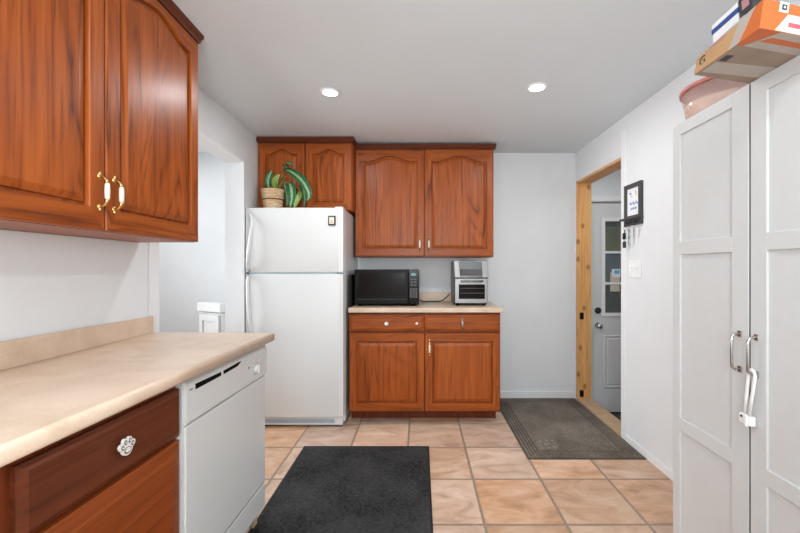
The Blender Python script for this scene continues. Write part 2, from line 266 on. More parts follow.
# ------------------------------------------------------------ mesh helpers
def tag(o, label=None, cat=None, group=None, kind=None):
    if label: o['label'] = label
    if cat: o['category'] = cat
    if group: o['group'] = group
    if kind: o['kind'] = kind
    return o
def thing(name, label, cat, loc=(0, 0, 0), rz=0.0, group=None):
    o = bpy.data.objects.new(name, None); o.empty_display_size = 0.1; C.objects.link(o)
    o.location = loc; o.rotation_euler = (0, 0, rz)
    return tag(o, label, cat, group)
class MB:
    def __init__(s): s.bm = bmesh.new()
    def add(s, other, mi=0, M=None, smooth=False):
        vm = {}
        for v in other.verts: vm[v] = s.bm.verts.new(M @ v.co if M else v.co)
        for f in other.faces:
            try: nf = s.bm.faces.new([vm[v] for v in f.verts])
            except ValueError: continue
            nf.material_index = mi if mi >= 0 else f.material_index; nf.smooth = smooth or f.smooth
        other.free(); return s
    def box(s, x0, x1, y0, y1, z0, z1, bev=0.0, mi=0, M=None, seg=2):
        b = bmesh.new()
        bmesh.ops.create_cube(b, size=1.0)
        for v in b.verts: v.co = Vector(((x0+x1)/2+v.co.x*(x1-x0), (y0+y1)/2+v.co.y*(y1-y0), (z0+z1)/2+v.co.z*(z1-z0)))
        if bev > 0:
            bmesh.ops.bevel(b, geom=list(b.edges), offset=min(bev, 0.45*min(abs(x1-x0), abs(y1-y0), abs(z1-z0))), segments=seg, profile=0.5, affect='EDGES')
        return s.add(b, mi, M)
    def hexa(s, pts, bev=0.0, mi=0):
        b = bmesh.new(); v = [b.verts.new(p) for p in pts]     # 0-3 bottom ccw, 4-7 top
        for q in ((3, 2, 1, 0), (4, 5, 6, 7), (0, 1, 5, 4), (1, 2, 6, 5), (2, 3, 7, 6), (3, 0, 4, 7)): b.faces.new([v[i] for i in q])
        if bev: bmesh.ops.bevel(b, geom=list(b.edges), offset=bev, segments=2, profile=0.5, affect='EDGES')
        return s.add(b, mi)
    def cyl(s, c, r, h, axis='Z', n=24, r2=None, mi=0, M=None, smooth=True):
        b = bmesh.new(); bmesh.ops.create_cone(b, cap_ends=True, segments=n, radius1=r, radius2=r if r2 is None else r2, depth=h)
        R = {'Z': Matrix(), 'X': Matrix.Rotation(PI/2, 4, 'Y'), 'Y': Matrix.Rotation(-PI/2, 4, 'X')}[axis]
        T = Matrix.Translation(c) @ R
        for f in b.faces: f.smooth = smooth and len(f.verts) == 4
        return s.add(b, mi, (M @ T) if M else T)
    def sph(s, c, rx, ry=None, rz=None, mi=0, n=16, M=None):
        b = bmesh.new(); bmesh.ops.create_uvsphere(b, u_segments=n, v_segments=max(6, n//2), radius=1)
        T = Matrix.Translation(c) @ Matrix.Diagonal((rx, ry or rx, rz or rx, 1))
        return s.add(b, mi, (M @ T) if M else T, True)
    def tube(s, pts, r, n=8, mi=0, flat=1.0, caps=True, closed=False):
        pts = [Vector(p) for p in pts]; rs = r if isinstance(r, (list, tuple)) else [r]*len(pts)
        b = bmesh.new(); rings = []; up = None
        for i, p in enumerate(pts):
            t = (pts[(i+1) % len(pts)]-pts[i-1]) if (closed or 0 < i < len(pts)-1) else (pts[1]-pts[0] if i == 0 else pts[-1]-pts[-2])
            t.normalize()
            if up is None: up = Vector((0, 0, 1)) if abs(t.z) < 0.9 else Vector((1, 0, 0))
            a = t.cross(up); a.normalize(); up2 = a.cross(t); up2.normalize(); up = up2
            rings.append([b.verts.new(p + a*math.cos(2*PI*k/n)*rs[i] + up2*math.sin(2*PI*k/n)*rs[i]*flat) for k in range(n)])
        m = len(rings)
        for i in range(m if closed else m-1):
            A, B = rings[i], rings[(i+1) % m]
            for k in range(n): b.faces.new((A[k], A[(k+1) % n], B[(k+1) % n], B[k])).smooth = True
        if caps and not closed: b.faces.new(rings[0][::-1]); b.faces.new(rings[-1])
        bmesh.ops.recalc_face_normals(b, faces=list(b.faces))
        return s.add(b, mi)
    def lathe(s, prof, c=(0, 0, 0), n=32, mi=0, M=None):
        b = bmesh.new(); rings = [[b.verts.new((c[0]+r*math.cos(2*PI*k/n), c[1]+r*math.sin(2*PI*k/n), c[2]+z)) for k in range(n)] for r, z in prof]
        for i in range(len(rings)-1):
            for k in range(n): b.faces.new((rings[i][k], rings[i][(k+1) % n], rings[i+1][(k+1) % n], rings[i+1][k])).smooth = True
        if prof[0][0] > 0.0005: b.faces.new(rings[0][::-1])
        if prof[-1][0] > 0.0005: b.faces.new(rings[-1])
        bmesh.ops.remove_doubles(b, verts=list(b.verts), dist=1e-6)
        bmesh.ops.recalc_face_normals(b, faces=list(b.faces))
        return s.add(b, mi, M)
    def prism(s, poly, y0, y1, mi=0, M=None, axis='Y'):
        # poly in (x, z), extruded along y
        b = bmesh.new()
        f = (lambda p, y: (p[0], y, p[1])) if axis == 'Y' else ((lambda p, y: (p[0], p[1], y)) if axis == 'Z' else (lambda p, y: (y, p[0], p[1])))
        A = [b.verts.new(f(p, y0)) for p in poly]; B = [b.verts.new(f(p, y1)) for p in poly]; n = len(poly)
        b.faces.new(A); b.faces.new(B[::-1])
        for k in range(n): b.faces.new((A[k], B[k], B[(k+1) % n], A[(k+1) % n]))
        bmesh.ops.recalc_face_normals(b, faces=list(b.faces))
        return s.add(b, mi, M)
    def build(s, name, mats, parent=None, loc=(0, 0, 0), rz=0.0, rot=None, origin=None):
        if origin is not None:
            for v in s.bm.verts: v.co -= Vector(origin)
            loc = origin
        me = bpy.data.meshes.new(name); s.bm.to_mesh(me); s.bm.free()
        for m in (mats if isinstance(mats, (list, tuple)) else [mats]): me.materials.append(m)
        o = bpy.data.objects.new(name, me); C.objects.link(o); o.location = loc; o.rotation_euler = rot or (0, 0, rz)
        if parent: o.parent = parent
        return o
def struct(name, mb, mats, **kw):
    o = mb.build(name, mats, **kw); o['kind'] = 'structure'; return o
def text_mb(body, size, depth=0.0006):
    cu = bpy.data.curves.new('lettering', 'FONT'); cu.body = body; cu.size = size; cu.extrude = depth; cu.align_x = 'CENTER'; cu.align_y = 'CENTER'
    o = bpy.data.objects.new('lettering', cu); C.objects.link(o)
    dg = bpy.context.evaluated_depsgraph_get(); me = bpy.data.meshes.new_from_object(o.evaluated_get(dg))
    b = bmesh.new(); b.from_mesh(me); bpy.data.objects.remove(o); bpy.data.meshes.remove(me); bpy.data.curves.remove(cu)
    return b
def P(px, py, Y): return Vector(((px-VX)*Y/FPX, Y, CAMZ-(py-VY)*Y/FPX))

# ------------------------------------------------------------ the setting
CEIL_Z = 2.336; BACK = 3.62; RX = 1.48
WALLO = (-1.325, 1.84, 0); WRZ = 0.028
def wallx(Y): return WALLO[0]-0.028*(Y-WALLO[1])

struct('floor', MB().box(-3.7, 1.612, REAR_Y-0.1, BACK+0.13, -0.06, 0), TILE)
struct('ceiling', MB().box(-3.7, 3.1, REAR_Y-0.1, 3.8, CEIL_Z, CEIL_Z+0.08), CEIL)
struct('wall_back', MB().box(-3.7, RX+0.13, BACK, BACK+0.12, 0, CEIL_Z), WALL)
mb = MB()
mb.box(-0.136, 0, -4.34, 0.078, 0, CEIL_Z); mb.box(-0.136, 0, 1.07, 1.775, 0, CEIL_Z); mb.box(-0.136, 0, 0.078, 1.07, 2.05, CEIL_Z)
struct('wall_left', mb, WALL, loc=WALLO, rz=WRZ)
mb = MB()
mb.box(RX, RX+0.13, REAR_Y-0.1, 2.784, 0, CEIL_Z); mb.box(RX, RX+0.13, 3.594, BACK, 0, CEIL_Z); mb.box(RX, RX+0.13, 2.784, 3.594, 2.058, CEIL_Z)
struct('wall_right', mb, WALL)
mb = MB()   # unseen rear wall; its window opening is added for the fill light
mb.box(-3.7, -0.95, REAR_Y-0.1, REAR_Y, 0, CEIL_Z); mb.box(1.25, RX+0.13, REAR_Y-0.1, REAR_Y, 0, CEIL_Z); mb.box(-0.95, 1.25, REAR_Y-0.1, REAR_Y, 0, 0.5); mb.box(-0.95, 1.25, REAR_Y-0.1, REAR_Y, 2.2, CEIL_Z)
struct('wall_rear_unseen', mb, WALL)
mb = MB()
for x in (-0.95, 0.12, 1.19): mb.box(x, x+0.06, REAR_Y-0.08, REAR_Y-0.03, 0.5, 2.2)
mb.box(-0.95, 1.25, REAR_Y-0.08, REAR_Y-0.03, 0.5, 0.56); mb.box(-0.95, 1.25, REAR_Y-0.08, REAR_Y-0.03, 2.14, 2.2)
struct('added_rear_window', mb, TRIM)  # unseen window frame, made up to go with the rear fill light
struct('wall_side_room', MB().box(-3.7, -3.55, REAR_Y, BACK, 0, CEIL_Z), WALL)
# thin wall board between counter and upper cabinet, ending in a shadow line
struct('trim_1', MB().box(0.0, 0.010, -1.5, -0.004, 0.995, 1.358), WALL, loc=WALLO, rz=WRZ)
struct('trim_7', MB().box(0.0, 0.012, 0.006, 0.078, 0.0, 2.05, 0.001), TRIM, loc=WALLO, rz=WRZ)
# header and jamb lining of the left opening
mb = MB(); mb.box(0.0, 0.006, 1.07, 1.09, 0.0, 2.07); mb.box(0.0, 0.006, 0.08, 1.09, 2.05, 2.07)
struct('trim_2', mb, TRIM, loc=WALLO, rz=WRZ)
struct('baseboard_back', MB().box(0.655, RX, BACK-0.012, BACK, 0, 0.068, 0.003), TRIM)
struct('baseboard_right', MB().box(RX-0.012, RX, 1.72, 2.72, 0, 0.048, 0.003), TRIM)
struct('trim_3', MB().box(RX-0.008, RX, 2.722, 2.784, 0, 2.235, 0.002), TRIM)

# raw wood lining of the right doorway
mb = MB()
mb.box(RX-0.002, RX+0.132, 3.574, 3.594, 0, 2.058, 0.001)
mb.box(RX-0.002, RX+0.132, 2.786, 3.594, 2.036, 2.058, 0.001, 1)
mb.box(RX+0.004, RX+0.132, 2.784, 2.800, 0, 2.036, 0.001)
struct('trim_4', mb, [PINE, PINE_H], origin=(RX, 3.58, 0))
mb = MB(); mb.box(RX-0.005, RX+0.135, 2.80, 3.30, -0.02, 0.012, 0.003, 1); mb.box(RX-0.005, RX+0.135, 3.302, 3.574, -0.02, 0.012, 0.003, 1)
struct('trim_5', mb, [PINE, plain('worn_wood', (0.52, 0.35, 0.22), 0.7, noise=0.12, scale=10)], origin=(RX, 3.2, 0))
for z, lab in ((0.79, 'black latch plate halfway up the raw wood door jamb'), (0.062, 'black latch plate near the floor on the raw wood door jamb')):
    t = thing('latch_plate', lab, 'latch', (1.519, 3.574, z), group='latch plates on the wood jamb')
    MB().box(-0.018, 0.018, -0.012, 0.0, -0.032, 0.032, 0.009).build('plate', BLACK, t)
    for s in (-1, 1): MB().cyl((0, -0.013, s*0.018), 0.005, 0.004, 'Y', 10).build('screw', DARKMETAL, t)

# entry room beyond the doorway (one step lower)
EZ = -0.165; DY = 3.665
struct('floor_entry', MB().box(1.612, 3.1, 2.0, 3.80, EZ-0.05, EZ), ENTRYF)
mb = MB()
mb.box(1.61, 1.655, DY, DY+0.12, EZ, CEIL_Z); mb.box(2.470, 3.1, DY, DY+0.12, EZ, CEIL_Z); mb.box(1.655, 2.470, DY, DY+0.12, 1.876, CEIL_Z)
struct('wall_entry_back', mb, WALL)
struct('wall_entry_right', MB().box(2.95, 3.1, 2.0, DY, EZ, CEIL_Z), WALL)
struct('wall_entry_near', MB().box(1.61, 3.1, 1.9, 2.0, EZ, CEIL_Z), WALL)
struct('trim_6', MB().box(1.62, 2.53, DY-0.016, DY, 1.884, 1.935, 0.003), TRIM)

# exterior door, its front face at DY+0.012
D = bpy.data.objects.new('door_1', None); C.objects.link(D); D.location = (1.658, DY+0.012, EZ+0.012); D['kind'] = 'structure'
DW, DH = 0.808, 2.018
def dz(py): return CAMZ-(py-VY)*DY/FPX-(EZ+0.012)
lx0, lx1, lz0, lz1 = 0.125, 0.685, dz(313.5), dz(220.6)
mb = MB()
mb.box(0, lx0, 0, 0.042, 0, DH); mb.box(lx1, DW, 0, 0.042, 0, DH); mb.box(lx0, lx1, 0, 0.042, lz1, DH); mb.box(lx0, lx1, 0, 0.042, 0, lz0)
mb.build('door_slab', DOORP, D)
mb = MB()
for x0, x1 in ((0.118, 0.385), (0.43, 0.695)):
    z0, z1 = dz(388.6), dz(335)
    b = bmesh.new()
    loops = []
    for d, y in ((0, 0), (0.012, 0.0065*-1), (0.030, 0.001), (0.042, -0.004)):
        loops.append([b.verts.new(p) for p in ((x0+d, y, z0+d), (x1-d, y, z0+d), (x1-d, y, z1-d), (x0+d, y, z1-d))])
    for i in range(3):
        for k in range(4): b.faces.new((loops[i][k], loops[i][(k+1) % 4], loops[i+1][(k+1) % 4], loops[i+1][k]))
    b.faces.new(loops[3]); mb.add(b)
mb.build('embossed_panel', DOORP, D)
mb = MB()
q = 0.030
mb.box(lx0-q, lx0+0.006, -0.010, -0.0002, lz0-q, lz1+q, 0.003); mb.box(lx1-0.006, lx1+q, -0.010, -0.0002, lz0-q, lz1+q, 0.003)
mb.box(lx0+0.005, lx1-0.005, -0.0096, -0.0002, lz1-0.006, lz1+q-0.0004, 0.003); mb.box(lx0+0.005, lx1-0.005, -0.0096, -0.0002, lz0-q+0.0004, lz0+0.006, 0.003)
for k in (1, 2):
    x = (lx0+lx1)/2; z = dz(252.3 if k == 1 else 283.5)
    if k == 1: mb.box(x-0.011, x+0.011, -0.006, 0.010, lz0, lz1, 0.003)
    mb.box(lx0, lx1, -0.006, 0.010, z-0.011, z+0.011, 0.003)
mb.build('window_grid', TRIM, D)
MB().box(lx0, lx1, 0.018, 0.022, lz0, lz1).build('glass_pane', GLASS, D)
kx = 0.062
mb = MB(); M = Matrix.Translation((kx, 0, dz(325.5))) @ Matrix.Rotation(PI/2, 4, 'X')
mb.lathe([(0.030, 0), (0.030, 0.004), (0.012, 0.010), (0.012, 0.028), (0.026, 0.036), (0.029, 0.048), (0.024, 0.058), (0.0, 0.061)], M=M, n=24); mb.build('door_knob', CHROME, D)
mb = MB(); M = Matrix.Translation((kx, 0, dz(310.6))) @ Matrix.Rotation(PI/2, 4, 'X')
mb.lathe([(0.031, 0), (0.031, 0.010), (0.024, 0.016), (0.0, 0.017)], M=M, n=24); mb.box(kx-0.006, kx+0.006, -0.028, -0.012, dz(310.6)-0.016, dz(310.6)+0.016, 0.003); mb.build('deadbolt', DARKMETAL, D)
MB().box(0.004, DW-0.004, 0.002, 0.04, -0.010, 0.0).build('door_sweep', BLACK, D)
# notices on the door glass
def on_glass(px, py): v = P(px, py, DY+0.018); return v
a = on_glass(610.2, 291.5); b2 = on_glass(619.5, 272.5)
t = MB(); t.box(a.x, b2.x, DY+0.0165, DY+0.0195, a.z, b2.z+0.005, 0.0005)
tag(t.build('paper_note', BEIGEP), 'beige paper note hanging inside the glass of the white entry door', 'note')
a = on_glass(611.5, 277.5); b2 = on_glass(619.8, 269.0)
tt = thing('door_sign', 'small white and blue sign on the entry door glass above the beige note', 'sign', (a.x, DY+0.010, a.z))
MB().box(0, b2.x-a.x, 0, 0.003, 0, b2.z-a.z, 0.0006).build('card', PAPER, tt)
MB().box(0.024, b2.x-a.x-0.008, -0.0012, 0.0, 0.036, b2.z-a.z-0.012).build('blue_panel', SKYINK, tt)
# outdoors seen through the door glass
struct('ground', MB().box(0.5, 8.5, 3.86, 9.0, EZ-0.25, EZ-0.12), GROUND)
S = thing('shed', 'olive boarded shed with a dark base seen through the entry door glass', 'shed', (3.2, 6.2, EZ-0.12))
mb = MB()
mb.box(-1.6, 2.2, 0.012, 0.06, 1.785, 2.7)
for k in range(6): mb.box(-1.6, 2.2, 0.0-0.012*(k % 2), 0.02, 1.786+k*0.14, 1.786+k*0.14+0.1405)
mb.build('siding', OUTG, S)
MB().box(-1.6, 2.2, 0.01, 0.07, 1.24, 1.784).build('band', OUTB, S)
MB().box(-1.6, 2.2, 0.0, 0.06, 0.0, 1.238).build('base_wall', OUTD, S)
MB().hexa([(-1.8, -0.5, 2.18), (2.4, -0.5, 2.08), (2.4, 0.9, 2.7), (-1.8, 0.9, 2.9), (-1.8, -0.5, 2.38), (2.4, -0.5, 2.20), (2.4, 0.9, 2.78), (-1.8, 0.9, 2.98)]).build('roof', OUTD, S)

# ------------------------------------------------------------ ceiling lamps
def recessed(x, y, label):
    t = thing('recessed_light', label, 'ceiling light', (x, y, CEIL_Z), group='recessed ceiling lights')
    MB().lathe([(0.062, -0.001), (0.060, -0.006), (0.048, -0.008), (0.046, -0.004)], n=36).build('trim_ring', TRIM, t)
    MB().lathe([(0.0, -0.0005), (0.046, -0.0005), (0.046, -0.006), (0.038, -0.010), (0.0, -0.012)], n=36).build('lens', LENS, t)
    d = bpy.data.lights.new('lamp_light', 'AREA'); d.shape = 'DISK'; d.size = 0.085; d.energy = LAMP_POWER; d.color = LAMP_COLOR
    o = bpy.data.objects.new('lamp_light', d); C.objects.link(o); o.parent = t; o.location = (0, 0, -0.016)
recessed(-0.56, 2.366, 'lit round recessed ceiling light above the white fridge, left of the two')
recessed(0.708, 2.30, 'lit round recessed ceiling light near the doorway wall, right of the two')
for x, y in ((-0.56, 0.35), (0.708, 0.35)):     # unseen pair added above the camera for even brightness
    d = bpy.data.lights.new('unseen_ceiling_fill', 'AREA'); d.shape = 'DISK'; d.size = 0.085; d.energy = LAMP_POWER; d.color = LAMP_COLOR
    o = bpy.data.objects.new('unseen_ceiling_fill', d); C.objects.link(o); o.location = (x, y, CEIL_Z-0.016)

# ------------------------------------------------------------ cabinet doors, drawers, handles
def loops_of(w, h, st, tr, br, rise, flat=0.80):
    NB, NS, NT = 10, 4, 40
    def inner(d):
        xl, xr, zb = st+d, w-st-d, br+d; c = w/2; hw = w/2-st
        def top(x):
            u = min(abs(x-c)/hw/flat, 1.0); return h-tr-rise-d+rise*(0.5*(1+math.cos(PI*u)))**0.85
        zl = top(xl); pts = [(xl+(xr-xl)*i/NB, zb) for i in range(NB)]
        pts += [(xr, zb+(zl-zb)*i/NS) for i in range(NS)]
        pts += [(xr-(xr-xl)*i/NT, top(xr-(xr-xl)*i/NT)) for i in range(NT)]
        pts += [(xl, zl-(zl-zb)*i/NS) for i in range(NS)]
        return pts
    def outer(d):
        xl, xr, zb, zt = d, w-d, d, h-d
        pts = [(xl+(xr-xl)*i/NB, zb) for i in range(NB)] + [(xr, zb+(zt-zb)*i/NS) for i in range(NS)]
        pts += [(xr-(xr-xl)*i/NT, zt) for i in range(NT)] + [(xl, zt-(zt-zb)*i/NS) for i in range(NS)]
        return pts
    kinds = [1]*NB+[0]*NS+[1]*NT+[0]*NS
    return inner, outer, kinds
def skin(b, loops, kinds, cap_first=False, cap_last=False, cap_mi=0):
    R = [[b.verts.new((x, y, z)) for x, z in pts] for pts, y in loops]; n = len(R[0])
    for i in range(len(R)-1):
        for k in range(n):
            f = b.faces.new((R[i][k], R[i][(k+1) % n], R[i+1][(k+1) % n], R[i+1][k])); f.material_index = kinds[k]
    if cap_first: b.faces.new(R[0][::-1])
    if cap_last: f = b.faces.new(R[-1]); f.material_index = cap_mi
def add_door(parent, loc, w, h, rz=0.0, rise=0.0, st=0.055, tr=0.055, br=0.06, t=0.02, mats=None, name='door', bevel=0.034):
    mats = mats or OAK
    inner, outer, kinds = loops_of(w, h, st, tr, br, rise)
    m = MB(); b = bmesh.new()
    skin(b, [(outer(0), 0), (outer(0), -(t-0.006)), (outer(0.002), -(t-0.002)), (outer(0.006), -t), (inner(0), -t), (inner(0.002), -t+0.003), (inner(0.003), -t+0.017)], kinds, cap_first=True)
    m.add(b, -1); d = m.build(name, mats, parent, loc, rz)
    m = MB(); b = bmesh.new()
    skin(b, [(inner(0.003), -t+0.0172), (inner(0.012), -t+0.0172), (inner(0.0135), -t+0.009), (inner(bevel), -t+0.0015), (inner(bevel+0.003), -t+0.001)], [0]*len(kinds), cap_last=True)
    m.add(b, -1); m.build('raised_panel', mats, d)
    return d
def add_drawer(parent, loc, w, h, rz=0.0, t=0.02, mats=None, edge=0.022):
    mats = mats or [OAK_H, OAK_H]
    inner, outer, kinds = loops_of(w, h, 0.1, 0.1, 0.1, 0)
    m = MB(); b = bmesh.new(); 
    skin(b, [(outer(0), 0), (outer(0), -(t-0.010)), (outer(0.004), -(t-0.008)), (outer(edge-0.003), -(t-0.0015)), (outer(edge), -t)], [0]*len(kinds), cap_first=True, cap_last=True)
    m.add(b, -1); return m.build('drawer', mats, parent, loc, rz)
def add_pull(parent, x, z, y, length=0.105, name='handle'):
    """brass bow pull with an ivory ceramic grip, upright, standing off the door face at y"""
    m = MB(); s = length/2
    for q in (-1, 1):
        m.sph((x, y-0.002, z+q*s), 0.0085, 0.005, 0.011, 0, 12)
        m.sph((x, y-0.004, z+q*(s+0.008)), 0.005, 0.004, 0.008, 0, 10)
        m.tube([(x, y-0.002, z+q*s), (x, y-0.014, z+q*(s-0.004)), (x, y-0.024, z+q*(s-0.014)), (x, y-0.027, z+q*(s-0.024))], [0.0055, 0.0045, 0.005, 0.0065], 10, 0)
    m.lathe([(0.0055, -s+0.022), (0.0072, -s+0.030), (0.0080, 0), (0.0072, s-0.030), (0.006, s-0.022)], (x, y-0.027, z), 14, 1)
    return m.build(name, [BRASS, CERAMIC], parent)
def add_knob(parent, x, z, y, r, mats):
    m = MB(); M = Matrix.Translation((x, y, z)) @ Matrix.Rotation(PI/2, 4, 'X')
    m.lathe([(r*0.55, 0), (r*0.45, r*0.5), (r*0.55, r*0.8), (r, r*1.2), (r*0.95, r*1.6), (r*0.5, r*1.9), (0, r*1.95)], M=M, n=20)
    return m.build('knob', mats, parent)

# --- upper cabinet on the back wall (right of the fridge)
U = thing('wall_cabinet', 'wide oak wall cabinet with two arched doors above the microwave and steel oven', 'cabinet', (-0.568, BACK-0.001, 1.335), group='oak wall cabinets')
UW = 1.213
MB().box(0, UW, -0.28, 0, 0.002, 0.955, 0.001).build('carcass', [OAK_V], U)
m = MB(); m.prism([(0.0, 0.95), (UW+0.012, 0.95), (UW+0.022, 0.985), (0.0, 0.985)], -0.318, -0.0)
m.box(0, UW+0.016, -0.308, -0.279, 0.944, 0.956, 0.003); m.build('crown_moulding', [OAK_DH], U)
for k, (x0, hx) in enumerate(((0.004, 0.562), (0.609, 0.036))):
    d = add_door(U, (x0, -0.281, 0.008), 0.600, 0.936, rise=0.05, tr=0.058)
    add_pull(d, hx, 0.105, -0.02)

# --- cabinet over the fridge
F = thing('wall_cabinet', 'small deep oak cabinet with two arched doors over the white fridge', 'cabinet', (-1.359, BACK-0.001, 1.72), group='oak wall cabinets')
FW = 0.792
MB().box(0, FW, -0.42, 0, 0, 0.575, 0.001).build('carcass', [OAK_V], F)
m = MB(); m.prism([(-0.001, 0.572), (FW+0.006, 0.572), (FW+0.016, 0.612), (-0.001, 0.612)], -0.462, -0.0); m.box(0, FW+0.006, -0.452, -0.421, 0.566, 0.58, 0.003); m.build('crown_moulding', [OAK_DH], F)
for x0 in (0.003, 0.4): add_door(F, (x0, -0.421, 0.004), 0.389, 0.562, rise=0.042, tr=0.052, st=0.06)

# --- base cabinet on the back wall
B = thing('base_cabinet', 'oak base cabinet with two drawers over two doors under the microwave counter', 'cabinet', (-0.566, BACK-0.001, 0), group='oak base cabinets')
BW = 1.206; BF = 3.035-BACK
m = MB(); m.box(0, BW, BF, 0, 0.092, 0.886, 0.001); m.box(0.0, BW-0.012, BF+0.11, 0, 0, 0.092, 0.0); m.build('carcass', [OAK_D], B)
for k, x0 in enumerate((0.006, 0.606)):
    d = add_drawer(B, (x0, BF-0.001, 0.736), 0.594, 0.132)
    if k == 0:
        add_knob(d, 0.296, 0.064, -0.02, 0.016, KNOBW); add_knob(d, 0.535, 0.066, -0.02, 0.011, CERAMIC)
    else:
        m = MB(); m.sph((0.297, -0.022, 0.095), 0.010, 0.006, 0.012, 0, 12); m.tube([(0.297, -0.026, 0.096), (0.297, -0.036, 0.08), (0.297, -0.036, 0.045), (0.297, -0.028, 0.022)], [0.006, 0.008, 0.009, 0.006], 10, 0)
        m.box(0.290, 0.304, -0.024, -0.02, 0.03, 0.108, 0.003); m.build('drop_handle', PEWTER, d)
    d = add_door(B, (x0, BF-0.001, 0.104), 0.594, 0.616, tr=0.062, br=0.062, st=0.055)
    if k == 1: add_pull(d, 0.036, 0.505, -0.02)
# countertop on it
mb = MB(); mb.box(-0.5665, 0.6585, 2.99, BACK-0.001, 0.888, 0.926, 0.006)
ct = tag(mb.build('countertop', COUNTER, origin=(0.05, 3.3, 0.926)), 'short beige laminate countertop against the back wall under the microwave', 'countertop', 'beige laminate countertops')
MB().box(-0.566, 0.34, BACK-0.020, BACK-0.001, 0.926, 1.012, 0.003).build('backsplash', COUNTER, ct, (-0.05, -3.3, -0.926))

# --- left base run
RUN = (-0.704, 1.841); RRZ = -0.025
def rw(x, y):   # run-local -> world
    c, s = math.cos(RRZ), math.sin(RRZ); return Vector((RUN[0]+c*x-s*y, RUN[1]+s*x+c*y))
def rl(X, Y):
    c, s = math.cos(-RRZ), math.sin(-RRZ); dx, dy = X-RUN[0], Y-RUN[1]; return (c*dx-s*dy, s*dx+c*dy)
YN = -1.60
bx0 = rl(wallx(1.84)+0.001, 1.84)[0]; yq = rw(0, YN).y; bx1 = rl(wallx(yq)+0.001, yq)[0]
def edge_prof(): # rounded front edge, (x, z)
    return [(0-0.012, 0.926), (-0.005, 0.9235), (-0.001, 0.918), (0.0, 0.910), (0.0, 0.898), (-0.002, 0.891), (-0.007, 0.888)]
b = bmesh.new(); prof = edge_prof()
A = [b.verts.new((x, 0.0, z)) for x, z in prof]; Bv = [b.verts.new((x, YN, z)) for x, z in prof]
a0, a1 = b.verts.new((bx0, 0, 0.926)), b.verts.new((bx0, 0, 0.888)); b0, b1 = b.verts.new((bx1, YN, 0.926)), b.verts.new((bx1, YN, 0.888))
for i in range(len(prof)-1): b.faces.new((A[i], A[i+1], Bv[i+1], Bv[i])).smooth = True
b.faces.new((a0, A[0], Bv[0], b0)); b.faces.new((A[-1], a1, b1, Bv[-1])); b.faces.new([a0]+[a1]+A[::-1]); b.faces.new([b0]+Bv+[b1]); b.faces.new((a0, b0, b1, a1))
bmesh.ops.recalc_face_normals(b, faces=list(b.faces))
CT = MB().add(b, 0).build('countertop', COUNTER, loc=(RUN[0], RUN[1], 0), rz=RRZ)
tag(CT, 'long beige laminate countertop with rounded edge above the white dishwasher', 'countertop', 'beige laminate countertops')
m = MB(); m.hexa([(bx0+0.024, -0.002, 0.926), (bx0+0.0115, -0.002, 0.926), (bx1+0.0115, YN, 0.926), (bx1+0.024, YN, 0.926), (bx0+0.024, -0.002, 1.006), (bx0+0.0115, -0.002, 1.006), (bx1+0.0115, YN, 1.024), (bx1+0.024, YN, 1.024)], 0.002)
bmesh.ops.recalc_face_normals(m.bm, faces=list(m.bm.faces)); m.build('backsplash', COUNTER, CT)

K = thing('base_cabinet', 'oak base cabinet darkened for shade with a paw-shaped drawer knob beside the dishwasher', 'cabinet', (RUN[0], RUN[1], 0), RRZ, 'oak base cabinets')
y1, y0 = -0.622, -1.118
m = MB(); m.box(-0.52, -0.066, YN+0.01, y1, 0.10, 0.886); m.box(-0.52, -0.13, YN+0.01, y1, 0, 0.10); m.build('carcass', [OAK_D], K)  # darker oak copies put this low cabinet's shade into the colour
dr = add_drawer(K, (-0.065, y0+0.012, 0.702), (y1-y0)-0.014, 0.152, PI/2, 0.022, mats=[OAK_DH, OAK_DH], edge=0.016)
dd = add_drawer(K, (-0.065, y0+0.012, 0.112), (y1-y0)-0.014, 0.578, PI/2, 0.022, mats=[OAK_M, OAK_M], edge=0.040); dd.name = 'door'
# paw knob
def disc(m, x, z, rx, rz, y0, y1, mi, ang=0.0):
    poly = []
    for k in range(16):
        u, v = rx*math.cos(2*PI*k/16), rz*math.sin(2*PI*k/16); poly.append((x+u*math.cos(ang)-v*math.sin(ang), z+u*math.sin(ang)+v*math.cos(ang)))
    m.prism(poly, y0, y1, mi)
m = MB(); kx, kz = 0.237, 0.078
M = Matrix.Translation((kx, -0.022, kz)) @ Matrix.Rotation(PI/2, 4, 'X'); m.lathe([(0.007, 0), (0.006, 0.008), (0.010, 0.014)], M=M, n=14)
y = -0.036
disc(m, kx, kz-0.004, 0.016, 0.0145, y, y-0.007, 0)
toes = ((-0.0165, 0.006, 0.5), (-0.007, 0.0165, 0.15), (0.007, 0.0165, -0.15), (0.0165, 0.006, -0.5))
for tx, tz, a in toes: disc(m, kx+tx, kz+tz, 0.0075, 0.0095, y, y-0.007, 0, a)
for tx, tz, a in toes: disc(m, kx+tx*0.97, kz+tz*0.97, 0.0045, 0.0062, y-0.006, y-0.0075, 1, a)
for tx, tz, a in toes: disc(m, kx+tx*0.97, kz+tz*0.97, 0.0020, 0.0032, y-0.006, y-0.0082, 0, a)
disc(m, kx, kz-0.006, 0.0115, 0.0085, y-0.006, y-0.0075, 1); disc(m, kx, kz-0.005, 0.0088, 0.0062, y-0.006, y-0.0082, 0)
m.build('paw_knob', [KNOBW, LABELBLK], dr)

